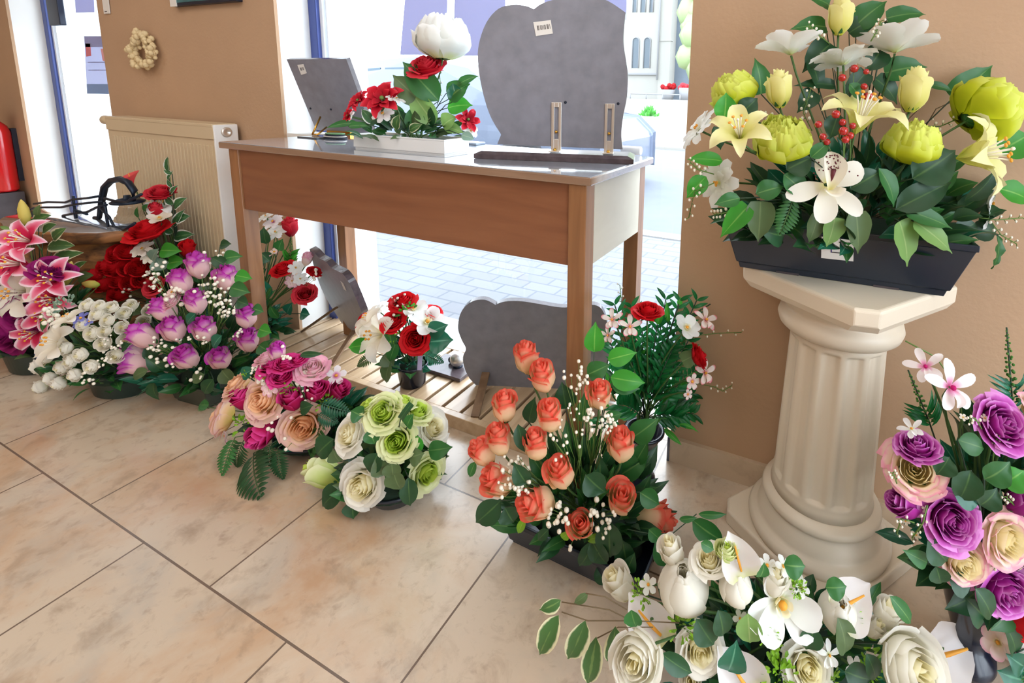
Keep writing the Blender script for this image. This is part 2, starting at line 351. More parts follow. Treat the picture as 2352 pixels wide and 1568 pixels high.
b = MB(); b.box((RX+.1, -6, -.08), (9, 1.6, -.01)); structure(b.build('trim_8', mp))
b = MB(); b.box((-6, -3.3, 0), (RX, -3.2, 2.7)); structure(b.build('wall_back', m_wall))
b = MB()
for x0, x1, z0 in ((-6, XL, 0), (XP, XW, 0), (XR, RX, 0), (XL, XP, 2.35), (XW, XR, 2.35)):
    b.box((x0, G, z0), (x1, G+.012, 2.7), 0); b.box((x0, G+.012, z0), (x1, (1.33 if x0 == XR else XO), 2.7), 1)
structure(b.build('wall_front', [m_wall, m_white]))
b = MB(); b.box((XR+.003, G-.013, 0), (RX, G, .071)); b.box((XR-.004, G-.0145, 0), (XR+.003, G, .073), 1); structure(b.build('baseboard_front', [m_base, plain('edge_strip', srgb(96, 104, 120), .3, .8)]))
b = MB(); b.box((XW+.0, 1.37, -.05), (XR+.3, XO+.02, .004)); b.box((XL, 1.37, -.05), (XP, XO+.02, .004)); structure(b.build('trim_1', m_sill))
# window 1 (wide) and door 1 (left): blue frames, glass
def framed(name, x0, x1, kind):
    e = bpy.data.objects.new(name, None); C.objects.link(e); e.location = (x0, GL, 0); WM[e] = Matrix.Translation(V((x0, GL, 0))); e['kind'] = 'structure'
    f = MB(); w = .045
    f.box((x0, GL-.035, 0), (x0+w, GL+.02, 2.35)); f.box((x1-w, GL-.035, 0), (x1, GL+.02, 2.35)); f.box((x0+w, GL-.035, 2.3), (x1-w, GL+.02, 2.35))
    f.box((x0+w, GL-.03, 0), (x1-w, GL+.02, .018), 1)
    f.build('window_frame', [m_blue, m_sill], e, bevel=.004)
    s = MB(); s.box((x0+w, GL-.02, 0), (x0+w+.016, GL+.015, 2.3)); s.box((x0+w+.024, GL-.012, .018), (x0+w+.030, GL+.01, 2.3)); s.build('window_seal', m_pvc, e)
    g = MB(); g.box((x0+w+.016, GL, .018), (x1-w, GL+.006, 2.3)); g.build('window_pane', m_glass, e); return e
framed('window_1', XW, XR+.30, 'w'); e = framed('door_1', XL, XP, 'd')
k = MB(); a = ony(104, 0, GL-.06); c = ony(138, 57, GL-.06); k.box((a.x, GL-.06, c.z), (c.x, GL-.033, c.z+.4)); k.build('door_closer', m_dark, e, bevel=.004)
# street
b = MB(); b.box((-14, XO+.02, -.08), (8, 3.36, -.01)); structure(b.build('trim_2', mp))
b = MB(); b.box((-14, 3.36, -.08), (8, 3.5, 0.0)); structure(b.build('trim_3', plain('kerb_stone', srgb(160, 160, 158), .8)))
b = MB(); b.box((-60, 3.5, -.1), (20, 9.8, -.03)); structure(b.build('trim_4', plain('road_asphalt', srgb(100, 106, 116), .8, var=.05)))
b = MB(); b.box((-90, 9.8, -.1), (30, 80, 0.02)); structure(b.build('trim_5', plain('pale_square', srgb(150, 146, 138), .9, var=.05, vscale=.6)))
# church facade across the square
m_ch = plain('pale_limestone', srgb(146, 144, 138), .9, var=.04, vscale=.5); m_sh = plain('blue_grey_glazing', srgb(80, 90, 98), .6)
m_chs = plain('grey_stone_string', srgb(130, 130, 132), .9)
YC = 40
ch = empty('church', (-7.5, YC, 0), 'pale stone church with narrow arched windows across the square, seen right of the big plaque', 'church')
def chx(px, py): return ony(px, py, YC)
x0 = chx(1395, 150).x; x1 = chx(1526, 150).x; b = MB(); b.box((x0-3, YC, 0), (x1, YC+6, 14)); b.box((chx(1441, 176).x, YC-.12, chx(1500, 171).z), (x1-.05, YC, chx(1500, 167).z), 0)
b.box((x1-.35, YC-.5, 0), (x1+.6, YC+5, 14)); b.box((x1-.4, YC-.55, chx(1530, 96).z), (x1+.65, YC, chx(1530, 90).z)); b.build('wall', m_ch, ch)
b = MB(); b.box((x1+.6, YC+1, 0.02), (x1+2.2, YC+6, 16)); b.build('side_wall', plain('blue_grey_slate', srgb(100, 110, 122), .8, var=.1, vscale=1), ch)  # blue-grey side wall, tone varying at random
for (px, w, t, bo) in ((1459, 15, 86, 156), (1485, 15, 86, 156), (1458, 9, -12, 28), (1477, 11, -16, 28), (1496, 8, -12, 28)):
    c = chx(px, bo); w2 = w/2*(chx(px+1, bo).x-c.x); zt = chx(px, t).z - w2
    pts = [V((c.x-w2, YC-.02, c.z)), V((c.x+w2, YC-.02, c.z))]+[V((c.x+w2*math.cos(q*PI/8), YC-.02, zt+w2*math.sin(q*PI/8))) for q in range(9)]
    b = MB(); b.prism(pts, (0, .06, 0)); f = b.build('arched_window', m_sh, ch)
    q = MB(); q.tube([p+V((0, -.03, 0)) for p in pts[1:]+[pts[0]]], .05, 5); q.build('window_surround', m_chs, f)
b = MB(); b.box((x0-3, YC-.2, chx(1480, 172).z), (x1-.4, YC-.02, chx(1480, 168).z)); b.build('string_course', m_chs, ch)
b = MB(); c = chx(1522, 190); b.tube([(c.x-.3, YC-.65, 14), (c.x-.3, YC-.65, c.z+.2)], .07, 6); b.build('drain_pipe', m_chs, ch)
# low planting and rail outside
def bush(px, py, Y, w, h, lab, mat):
    c = onz(px, py, .02); Y = c.y; q = MB()
    for i in range(70):
        a = R()*2*PI; t = R(); p = V((c.x+math.cos(a)*w*.5*t, Y+math.sin(a)*w*.4*t, c.z)); tip = p+V(((R()-.5)*w*.4, (R()-.5)*w*.3, h*(1-t*.8)*(.6+.4*R())))
        q.blade(p, tip, w*.12, (R()-.5, -1, .3), lambda v: math.sin(PI*v)**.8, .1, nu=2, nv=4, rnd=R())
    return tag(q.build('shrub', mat), lab, 'shrub')
bush(1491, 267, 9, 1.0, .75, 'small bright green shrub on the pale kerb across the road', LG['bright'])
rl = MB(); b = MB(); b.box((-60, 31, 0), (10, 90, .97)); structure(b.build('trim_9', m_ch)); a = ony(1448, 215, 31.5); c = ony(1562, 218, 31.5); rl.tube([(a.x, 31.5, a.z), (c.x, 31.5, a.z)], .04, 6)
for t in (0, .33, .66, 1): rl.tube([(lerp(a.x, c.x, t), 31.5, a.z), (lerp(a.x, c.x, t), 31.5, .97)], .04, 6)
tag(rl.build('railing', m_chs), 'thin grey railing along the square beyond the road', 'railing')
for (px, py, cc, lab) in ((1535, 199, 'red', 'red and white flower tub on the square outside'), (1576, 195, 'poppy', 'orange flower tub at the edge of the square outside')):
    c = ony(px, py, 33); t = empty('flower_tub', (c.x, 33, .97), lab, 'flower tub'); hh = c.z-.97-.2; q = MB(); q.lathe([(.35, 0), (.5, hh), (.45, hh)], (c.x, 33, .97), 14); q.build('tub', m_chs, t)
    q = MB()
    for i in range(14): q.ball((c.x+(R()-.5)*.8, 33+(R()-.5)*.4, c.z-.05+(R()-.5)*.3), .17, 6, 4)
    q.build('blossom', PT[cc], t)
b = MB()
for i in range(60):
    c = ony(1592, 60, 34); b.ball((c.x+(R()-.2)*2.2, 34+R()*2, R()*12+2.6), .7+.5*R(), 6, 4)
b.tube([(c.x+.6, 35, .97), (c.x+.6, 35, 6)], .2, 8)
o = tag(b.build('tree', leafm('street_tree', srgb(196, 220, 160), srgb(196, 220, 160))), 'pale green tree at the far right edge of the window view', 'tree')
# parked car
m_car = plain('silver_car_paint', srgb(96, 106, 126), .3, .2, coat=.5); m_cgl = plain('car_glass', srgb(60, 84, 100), .08, 0)
carY = 4.3
def cz(px, py): p = ony(px, py, carY); return p
ca = cz(852, 100); cb = cz(1150, 250)
car = empty('car', (-4.2, carY+.85, -.03), 'silver car parked in the street behind the window flowers', 'car')
prof = [(-6.9, .25), (-6.9, .72), (-6.6, .82), (-6.2, .88), (-5.55, 1.36), (-4.4, 1.42), (-3.7, 1.30), (-3.05, .90), (-2.2, .80), (-2.0, .62), (-2.0, .25)]
q = MB(); n = len(prof)
for Y, ins in ((carY, 0),):
    L_ = [V((x, carY + (.18 if z > .9 else 0), z-.05)) for x, z in prof]; R_ = [V((x, carY+1.7-(.18 if z > .9 else 0), z-.05)) for x, z in prof]
q.add(L_+R_, [list(range(n))]+[[2*n-1-i for i in range(n)]]+[[i, (i+1) % n, (i+1) % n+n, i+n] for i in range(n)], smooth=False); q.build('body', m_car, car, bevel=.04)
q = MB()
for pts in ([(-6.02, .93), (-5.5, 1.30), (-4.95, 1.33), (-4.95, .93)], [(-4.87, .93), (-4.87, 1.33), (-4.35, 1.34), (-3.75, 1.22), (-3.3, .93)]):
    q.prism([V((x, carY+.165+(0.0), z-.05)) for x, z in pts], (0, -.03, 0))
q.build('side_window', m_cgl, car)
q = MB(); q.add([V((-3.66, carY+.24, 1.23)), V((-3.08, carY+.1, .87)), V((-3.08, carY+1.6, .87)), V((-3.66, carY+1.46, 1.23))], [[0, 1, 2, 3]], smooth=False); q.build('windscreen', m_cgl, car, solid=.02)
for wx in (-6.05, -2.85):
    for wy in (carY-.02, carY+1.5):
        q = MB(); M = Matrix.Translation((wx, wy, .28)) @ Matrix.Rotation(-PI/2, 4, 'X'); k = MB(); k.lathe([(.12, 0), (.2, .01), (.3, 0), (.31, .03), (.31, .19), (.0001, .2)], n=24)
        q.add([M @ p for p in k.v], k.f); q.build('wheel', m_rub, car)
# posters on the glass
def sheet(name, quad, Y, mat, lab, cat, th=.002, extras=(), grp=None):
    P = [ony(x, y, Y) for x, y in quad]; q = MB(); q.prism([(p.x, Y, p.z) for p in P], (0, th, 0)); 
    t = empty(name, (sum(p.x for p in P)/4, Y, min(p.z for p in P)), lab, cat, grp); q.build('sheet', mat, t)
    for (qd, m2, nm) in extras:
        PP = [ony(x, y, Y-.0015) for x, y in qd]; k = MB(); k.prism([(p.x, Y-.0015, p.z) for p in PP], (0, .001, 0)); k.build(nm, m2, t)
    return t
def thin(name, col, tr=.35):
    m, nt, p = newmat(name); rg = nt.nodes.new('ShaderNodeRGB'); rg.outputs[0].default_value = col; soft(nt, p, rg.outputs[0], tr, .7); return m
m_lav = thin('lavender_paper', srgb(194, 196, 222), .45); m_lt = thin('pale_blue_paper', srgb(170, 196, 224), .42); m_lp = thin('pale_print_paper', srgb(206, 210, 228), .5)
YG = GL-.006
sheet('window_poster', [(935, -60), (1029, -60), (1023, 126), (919, 126)], YG, m_lav, 'lavender paper poster on the glass directly behind the white peony', 'poster')
sheet('window_poster', [(1046, -60), (1160, -60), (1160, 128), (1040, 128)], YG, m_lav, 'lavender paper poster on the glass just left of the big heart plaque', 'poster')
sheet('window_poster', [(1250, -60), (1440, -60), (1438, 45), (1250, 30)], YG, m_lav, 'lavender paper poster showing above the right shoulder of the big plaque', 'poster')
sheet('door_poster', [(193, 83), (245, 83), (250, 216), (200, 215)], YG, m_lp, 'printed notice with grey top, red patch and blue foot band on the left door glass', 'poster',
      extras=[([(193, 83), (244, 83), (246, 108), (196, 108)], m_lav, 'header'), ([(196, 100), (207, 100), (209, 128), (198, 130)], plain('soft_red', srgb(226, 120, 130), .6), 'red_patch'), ([(231, 112), (244, 112), (246, 140), (236, 140)], plain('soft_red_light', srgb(236, 170, 176), .6), 'pink_patch'), ([(199, 193), (249, 193), (250, 216), (200, 215)], m_lt, 'blue_band'), ([(202, 142), (246, 142), (246, 144), (202, 144)], m_lav, 'printed_line'), ([(203, 160), (246, 160), (246, 162), (203, 162)], m_lav, 'printed_line')])
sheet('door_poster', [(170, -30), (214, -30), (216, 28), (174, 29)], YG, m_lav, 'small lavender notice at the top of the left door glass', 'poster')
# ---------------------------------------------------------------- flower shapes (unit width, +Z = axis)
def wrap(mb, th, half, Rr, H, z0, close=0, flare=0, ruf=0, nu=8, nv=7, mat=0, low=.25, spiral=.07):
    def fn(u, v):
        uu = 2*u-1
        top = H*(1-.16*abs(uu)**2.5)
        r = Rr*(low+(1-low)*math.sin(min(1, v/.55)*PI/2))*(1-close*max(0, (v-.5)/.5)**2)*(1+spiral*uu)
        t = max(0, (v-.68)/.32); r += flare*Rr*t*t; z = z0+top*v-flare*H*.25*t*t
        a = th+uu*half*(.55+.45*math.sin(min(1, v/.5)*PI/2))*(1-.12*v*v)
        if ruf: r += ruf*math.sin(uu*7+th*5)*v*v; z += ruf*.6*math.cos(uu*9+th*3)*v*v
        return V((r*math.cos(a), r*math.sin(a), z))
    mb.grid(fn, nu, nv, mat)
pf_leaf = lambda v: (math.sin(PI*min(1, v)**.72)**.85)*(1-.75*max(0, (v-.78)/.22))+.015
pf_heart = lambda v: (math.sin(PI*min(1, (v*.93+.07))**.58)**.8)*(1-.8*max(0, (v-.72)/.28)**.8)+.015
pf_lance = lambda v: math.sin(PI*v**.85)**.8+.01
pf_petal = lambda v: .28+.72*math.sin(PI*min(1, v**1.25*.86+.02)) if v < .97 else .55
pf_round = lambda v: math.sin(PI*min(.985, v**1.3*.93+.03))**.7
def strap(mb, th, L, Wd, pts, prof, cup=.15, nu=4, nv=8, mat=0, wav=0):
    """petal following (r,z) control path from the flower heart"""
    n = len(pts)-1
    def cl(v):
        x = v*n; i = min(int(x), n-1); t = x-i
        p0 = pts[max(i-1, 0)]; p1 = pts[i]; p2 = pts[i+1]; p3 = pts[min(i+2, n)]
        return [.5*((2*p1[k])+(-p0[k]+p2[k])*t+(2*p0[k]-5*p1[k]+4*p2[k]-p3[k])*t*t+(-p0[k]+3*p1[k]-3*p2[k]+p3[k])*t**3) for k in (0, 1)]
    def fn(u, v):
        uu = 2*u-1; r, z = cl(v); w = prof(v)*Wd*.5
        return V((r*L*math.cos(th)-uu*w*math.sin(th), r*L*math.sin(th)+uu*w*math.cos(th), z*L+cup*w*uu*uu+wav*math.sin(v*12+uu*4+th)*abs(uu)))
    mb.grid(fn, nu, nv, mat)
def k_bud(mb, rr):
    for n, Rr, H, z0, cl, fl, half in ((3, .11, 1.36, -.7, .1, .0, 1.3), (3, .20, 1.36, -.72, .06, .05, 1.35), (4, .31, 1.32, -.76, .08, .08, 1.15), (5, .43, 1.20, -.8, .10, .14, .95)):
        o = rr.random()*6
        for i in range(n):
            wrap(mb, o+2*PI*i/n+rr.uniform(-.12, .12), half, Rr, H*rr.uniform(.96, 1.03), z0, cl, fl*rr.uniform(.5, 1.7), mat=1 if Rr < .22 else 0, low=.3)
    wrap(mb, rr.random()*6, .95, .48, 1.2, -.8, .12, .34, mat=0, low=.3)
def k_open(mb, rr):
    for n, Rr, H, z0, cl, fl, half in ((2, .06, .56, -.3, 0, 0, 1.5), (3, .12, .58, -.32, .1, .05, 1.3), (3, .19, .58, -.33, .12, .1, 1.25), (4, .26, .57, -.34, .1, .16, 1.1), (5, .33, .54, -.35, .06, .26, .95), (5, .39, .46, -.35, 0, .36, .9), (6, .40, .34, -.34, -.1, .5, .75)):
        o = rr.random()*6
        for i in range(n):
            wrap(mb, o+2*PI*i/n+rr.uniform(-.15, .15), half, Rr, H*rr.uniform(.94, 1.05), z0, cl, fl*rr.uniform(.7, 1.4), ruf=.012, mat=1 if Rr < .28 else 0, low=.35, spiral=.1)
def k_ball(mb, rr):
    for n, Rr, H, z0, cl, fl, half in ((2, .06, .72, -.36, 0, 0, 1.5), (3, .14, .74, -.38, .1, .03, 1.3), (4, .24, .74, -.40, .14, .05, 1.2), (4, .34, .72, -.42, .16, .08, 1.1), (5, .42, .66, -.42, .12, .14, .95), (4, .46, .56, -.42, .05, .24, .85)):
        o = rr.random()*6
        for i in range(n): wrap(mb, o+2*PI*i/n+rr.uniform(-.15, .15), half, Rr, H*rr.uniform(.94, 1.05), z0, cl, fl, ruf=.008, mat=1 if Rr < .2 else 0, low=.32, spiral=.1)
def k_peony(mb, rr):
    for n, Rr, H, z0, cl, fl, half, ruf in ((4, .07, .80, -.38, .3, 0, 1.3, .01), (5, .13, .78, -.38, .5, .0, 1.0, .02), (6, .20, .74, -.38, .45, 0, .85, .025), (7, .28, .71, -.38, .42, 0, .75, .03), (8, .36, .68, -.38, .32, 0, .62, .04), (8, .43, .72, -.4, .32, .0, .62, .04), (7, .47, .66, -.4, .25, .02, .66, .035), (6, .49, .50, -.4, .1, .08, .7, .03)):
        o = rr.random()*6
        for i in range(n): wrap(mb, o+2*PI*i/n+rr.uniform(-.15, .15), half, Rr, H*rr.uniform(.92, 1.06), z0, cl+rr.uniform(-.05, .08), fl, ruf, mat=0, low=.3)
def k_tulip(mb, rr):
    for n, Rr, H, z0, cl, half in ((3, .16, 1.0, -.5, .5, 1.4), (3, .27, 1.04, -.5, .7, 1.3), (5, .40, 1.06, -.55, .72, 1.2), (5, .49, .98, -.55, .6, 1.1)):
        o = rr.random()*6
        for i in range(n): wrap(mb, o+2*PI*i/n+rr.uniform(-.1, .1), half, Rr, H*rr.uniform(.93, 1.05), z0, cl, .03, .01, low=.35)
def k_lily(mb, rr):
    for i in range(6):
        w = .26 if i % 2 else .34
        strap(mb, i*PI/3+rr.uniform(-.08, .08), .56, w, [(0.02, -.35), (.14, -.05), (.42, .22), (.75, .30), (1.0, .12+rr.uniform(-.1, .1))], pf_lance, .35, mat=0, wav=.008)
    for i in range(6):
        a = i*PI/3+.5; p = V((.13*math.cos(a), .13*math.sin(a), .32)); mb.tube([(0, 0, -.18), p*.6+V((0, 0, .0)), p], .010, 5, mat=1); mb.ball(p, .03, 6, 4, mat=2, sq=(1, 1, .6))
    mb.tube([(0, 0, -.18), (0, 0, .36)], .014, 5, mat=1); mb.ball((0, 0, .36), .026, 6, 4, mat=1)
def k_lilyw(mb, rr):
    for i in range(6):
        strap(mb, i*PI/3+rr.uniform(-.08, .08), .55, .34, [(0.02, -.35), (.16, -.1), (.45, .16), (.8, .22), (1.0, .1+rr.uniform(-.1, .1))], pf_round, .3, mat=0, wav=.01)
    for i in range(6):
        a = i*PI/3+.5; p = V((.09*math.cos(a), .09*math.sin(a), .26)); mb.tube([(0, 0, -.15), p*.6, p], .010, 5, mat=1); mb.ball(p, .026, 6, 4, mat=2)
def k_flat(mb, rr):
    for k, (n, L, z, w) in enumerate(((7, .52, 0, .27), (6, .44, .06, .24), (5, .28, .1, .18))):
        for i in range(n):
            strap(mb, 2*PI*i/n+k*.35+rr.uniform(-.1, .1), L, w, [(.03, z-.12), (.35, z+.02), (.7, z+.10+rr.uniform(-.05, .05)), (1.0, z+.04+rr.uniform(-.08, .08))], pf_petal, .12, mat=0, wav=.012)
    for i in range(9): mb.ball((rr.uniform(-.05, .05), rr.uniform(-.05, .05), .1), .025, 5, 4, mat=1)
def k_mag(mb, rr):
    for n, L, w, up in ((3, .52, .42, .12), (3, .48, .40, .3)):
        o = rr.random()
        for i in range(n): strap(mb, 2*PI*i/n+o+(PI/3 if up > .2 else 0), L, w, [(.03, -.2), (.35, -.02), (.7, up*.5), (1.0, up)], pf_round, .25, mat=0, wav=.01)
    for i in range(5): a = i*2*PI/5; wrap(mb, a, .6, .09, .2, -.1, 0, .3, mat=1)
    mb.ball((0, 0, .02), .06, 8, 5, mat=2)
def k_five(mb, rr):
    for i, (a, L, w) in enumerate(((90, .5, .22), (22, .52, .20), (158, .52, .20), (305, .42, .24), (235, .42, .24))):
        strap(mb, math.radians(a)+rr.uniform(-.05, .05), L, w, [(.04, -.1), (.35, .0), (.7, .05), (1.0, .02+rr.uniform(-.05, .05))], pf_round, .2, mat=0)
    strap(mb, math.radians(270), .3, .18, [(.04, -.05), (.4, .25), (.8, .3), (1.1, .12)], pf_round, .8, mat=0)
    mb.ball((0, 0, .04), .05, 7, 5, mat=1)
def k_cymb(mb, rr):
    # lip tips towards +Y, the five long petals fan out below and aside
    for a, L, w in ((195, .58, .26), (262, .52, .33), (318, .60, .24), (28, .52, .32), (100, .42, .30)):
        strap(mb, math.radians(a), L, w, [(.05, -.06), (.35, .02), (.7, .06), (1.0, .03)], pf_round, .22, nu=6, nv=10, mat=0)
    for a in (95,):
        strap(mb, math.radians(a), .46, .30, [(-.15, .12), (.2, .30), (.6, .36), (.95, .22)], pf_round, .9, nu=8, nv=10, mat=0)
    wrap(mb, math.radians(-80), 1.25, .12, .28, .0, .0, .25, mat=0)
    for i in range(42):
        a = math.radians(95+rr.gauss(0, 26)); q = rr.uniform(.22, .40); mb.ball((q*math.cos(a)*.9, q*math.sin(a), .20+.02*rr.random()-abs(q-.3)*.2), .012, 5, 3, mat=1)
    mb.tube([(0, .05, .1), (.0, .2, .19)], [.02, .035], 6, mat=1)
def k_calla(mb, rr):
    def fn(u, v):
        a = (2*u-1)*PI*1.0; rad = .07+.46*v**1.35*(1+.18*math.cos(a)); back = math.cos(a)
        return V((rad*math.sin(a)*(.8+.2*v), rad*math.cos(a)*(.85)+.08*v, -.5+.75*v-.18*v*v*(1-back)*.8))
    mb.grid(fn, 16, 10, 0)
    mb.tube([(0, .0, -.35), (.01, .03, -.05), (.02, .06, .22)], [.03, .035, .02], 8, mat=1)
def k_anth(mb, rr):
    def prof(v): return math.sin(PI*min(.99, (v*.92+.08))**.62)**.75*(1-.5*max(0, (v-.8)/.2))
    mb.blade((0, -.42, .02), (0, .58, .02), .98, (0, 0, 1), prof, -.10, .30, nu=10, nv=12, wav=.02)
    mb.tube([(0, -.28, .02), (.0, -.05, .10), (.02, .28, .17)], [.028, .034, .018], 8, mat=1)
def k_poin(mb, rr):
    for n, L, w, up in ((6, .52, .26, .05), (5, .40, .24, .2), (4, .26, .18, .32)):
        o = rr.random()*3
        for i in range(n): strap(mb, 2*PI*i/n+o, L, w, [(.03, -.15), (.4, up*.5), (.75, up+.05), (1.0, up+rr.uniform(-.15, .1))], pf_lance, .4, mat=0, wav=.02)
    mb.ball((0, 0, .05), .06, 6, 4, mat=1)
def k_fuzz(mb, rr):
    for i in range(26):
        a = rr.random()*2*PI; p = rr.random()**.6*PI*.5; d = V((math.cos(a)*math.sin(p), math.sin(a)*math.sin(p), math.cos(p)*.7))
        mb.blade(d*.08, d*.5, .16, d.orthogonal(), pf_petal, .1, nu=2, nv=4, rnd=rr.random())
def k_small(mb, rr):
    for i in range(5): strap(mb, 2*PI*i/5, .5, .34, [(.03, -.1), (.4, .05), (.75, .1), (1.0, .05)], pf_round, .2, nu=2, nv=4, mat=0)
    mb.ball((0, 0, .02), .09, 5, 4, mat=1)
KIND = {'ball': (k_ball, 'rose', .4), 'bud': (k_bud, 'rose', .8), 'open': (k_open, 'rose', .34), 'peony': (k_peony, 'peony', .4), 'tulip': (k_tulip, 'peony', .55), 'lily': (k_lily, 'lily', .35*.56), 'lilyw': (k_lilyw, 'lily', .2), 'flat': (k_flat, 'anemone', .08),
        'mag': (k_mag, 'magnolia', .12), 'five': (k_five, 'orchid', .06), 'cymb': (k_cymb, 'orchid', .06), 'calla': (k_calla, 'calla_lily', .5), 'anth': (k_anth, 'anthurium', .03), 'poin': (k_poin, 'silk_flower', .1), 'fuzz': (k_fuzz, 'blossom', .1), 'small': (k_small, 'small_blossom', .06)}
cache = {}
def fmesh(kind, col, var):
    key = (kind, col, var)
    if key in cache: return cache[key]
    base = (kind, None, var)
    a = PT[col]; c2 = PT.get(col+'c', a)
    mats = {'bud': [a, c2], 'ball': [a, c2], 'open': [a, c2], 'lily': [a, m_gyp, m_sta], 'lilyw': [a, m_gyp, m_sta], 'flat': [a, m_sta], 'mag': [a, PT['creamc'], m_sta], 'five': [a, PT['orchid'] if col == 'orchid' else m_sta],
            'cymb': [a, m_lip], 'calla': [a, m_sta], 'anth': [a, m_sta], 'poin': [a, m_stem], 'small': [a, m_sta]}.get(kind, [a, a])
    mb = MB(); KIND[kind][0](mb, random.Random(len(kind)*31+var*7+ord(kind[0]))); me = mb.mesh(KIND[kind][1], mats)
    cache[key] = me; return me
vcount = [0]
class Arr:
    def __init__(s, name, label, base, core, Rm, k=.6, cat='flower arrangement', anchor=None):
        s.base = V(base); s.core = core; s.Rm = Rm; s.k = k; s.e = empty(name, base, label, cat)
        s.hf = V((fwd.x, fwd.y, 0)).normalized()
        s.anchor = V(anchor) if anchor else s.base+V((0, 0, .07))
    def at(s, px, py, off=0):
        d = ray(px, py); t = (s.hf.dot(s.base-CAM)-off)/s.hf.dot(d); p = CAM+d*t; return p if p.z > .008 else CAM+d*((.008-CAM.z)/d.z)
    def pxm(s, px, py, off=0): p = s.at(px, py, off); return fwd.dot(p-CAM)/F
    def off(s, px, py):
        m = s.pxm(px, py); dx = (px-s.core[0])*m; dy = (py-s.core[1])*m; q = s.Rm**2-(dx*dx+dy*dy*.8)
        return s.k*math.sqrt(max(q, 0)) + s.k*.25*max(0, dy)
    def axis(s, px, py, ax=None):
        if ax is None:
            m = s.pxm(px, py)/s.Rm; ax = ((px-s.core[0])*m, -(py-s.core[1])*m+.25, .55)
        return (rgt*ax[0]+V((0, 0, 1))*ax[1]-s.hf*ax[2]).normalized()
    def fl(s, kind, col, px, py, w, ax=None, off=None, roll=None, name=None, stem=True):
        o_ = s.off(px, py) if off is None else off
        if kind == 'bud' and ax: ax = (ax[0], ax[1], ax[2]*.6)
        p = s.at(px, py, o_); z = s.axis(px, py, ax); sc = w*fwd.dot(p-CAM)/F
        var = vcount[0] % 3; vcount[0] += 1
        o = bpy.data.objects.new(name or KIND[kind][1], fmesh(kind, col, var)); C.objects.link(o)
        x = rgt.copy(); x = (x-z*x.dot(z))
        if x.length < .05: x = upv-z*upv.dot(z)
        x.normalize(); y = z.cross(x)
        M = Matrix(((x.x, y.x, z.x, p.x), (x.y, y.y, z.y, p.y), (x.z, y.z, z.z, p.z), (0, 0, 0, 1)))
        r = roll if roll is not None else (0 if kind in ('cymb', 'anth', 'five', 'calla') else R()*6)
        Mw = M @ Matrix.Rotation(r, 4, 'Z') @ Matrix.Scale(sc, 4)
        place(o, s.e, Mw)
        if stem:
            b0 = KIND[kind][2]*sc; bp = p-z*b0; q = MB(); inv = Mw.inverted(); tgt = s.anchor+V(((R()-.5)*.05, (R()-.5)*.03, -.01))
            L = (tgt-bp).length; c1 = bp-z*min(.05, L*.35); pts = []
            for i in range(7):
                t = i/6; pts.append(bp*(1-t)**3+c1*3*t*(1-t)**2+(tgt+V((0, 0, L*.3)))*3*t*t*(1-t)+tgt*t**3)
            q.tube(pts, .0022, 5)
            if kind in ('bud', 'open', 'peony', 'tulip', 'ball'):
                for i in range(5):
                    a = 2*PI*i/5+R(); dd = (x*math.cos(a)+y*math.sin(a)); rr_ = .30*sc
                    q.blade(bp-z*.02*sc, bp+dd*rr_+z*(.26*sc), .16*sc, -dd+z*.3, pf_lance, -.15, .1, 2, 4, rnd=.6)
            me = q.mesh('stem', [LG['mid']], inv); so = bpy.data.objects.new('stem', me); C.objects.link(so); place(so, o, Mw)
        return o
    def leaf(s, bx, by, tx, ty, w, mat='mid', off=None, prof=pf_leaf, arch=.1, cup=.12, doff=.0, twig=True, name='leaf', wav=.02):
        o_ = (s.off(bx, by)+.01) if off is None else off
        A = s.at(bx, by, o_); B = s.at(tx, ty, o_+doff); n = (-fwd*1.0+V((0, 0, .35))+rgt*(R()-.5)*.7)
        q = MB(); q.blade(A, B, w*fwd.dot(A-CAM)/F*1.05, n, prof, arch, cup, 6, 10, wav=wav, rnd=.3+.3*R())
        if twig:
            t = s.anchor.lerp(A, .45)+V((0, 0, .01)); q.tube([A, A.lerp(t, .5)+V((0, 0, .012)), t], .0013, 4, mat=1)
        q.build(name, [LG[mat], m_dstem], s.e)
    def leaves(s, rows, mat='mid', **k):
        for r in rows: s.leaf(*r[:5], mat=(r[5] if len(r) > 5 else mat), **k)
    def fern(s, bx, by, tx, ty, w, mat='dark', off=None, n=11, doff=0, pin=.5, name='fern_frond'):
        o_ = (s.off(bx, by)+.01) if off is None else off
        A = s.at(bx, by, o_); B = s.at(tx, ty, o_+doff); d = B-A; L = d.length; dn = d/L; nn = (-fwd+V((0, 0, .4))).normalized(); nn = (nn-dn*nn.dot(dn)).normalized(); sd = dn.cross(nn); wm = w*fwd.dot(A-CAM)/F
        q = MB(); q.tube([A+d*t+nn*.3*L*t*(1-t) for t in (0, .25, .5, .75, 1)], .0014, 4)
        for i in range(n):
            t = .08+.9*i/(n-1); c = A+d*t+nn*.3*L*t*(1-t); l = wm*.5*math.sin(PI*min(.97, t**.8*.8+.15))
            for sg in (-1, 1): q.blade(c, c+sd*sg*l+dn*l*pin, L/n*.95, nn, pf_lance, .08, .1, 2, 4, rnd=.2+.4*R())
        t = s.anchor.lerp(A, .5); q.tube([A, t], .0013, 4); q.build(name, LG[mat], s.e)
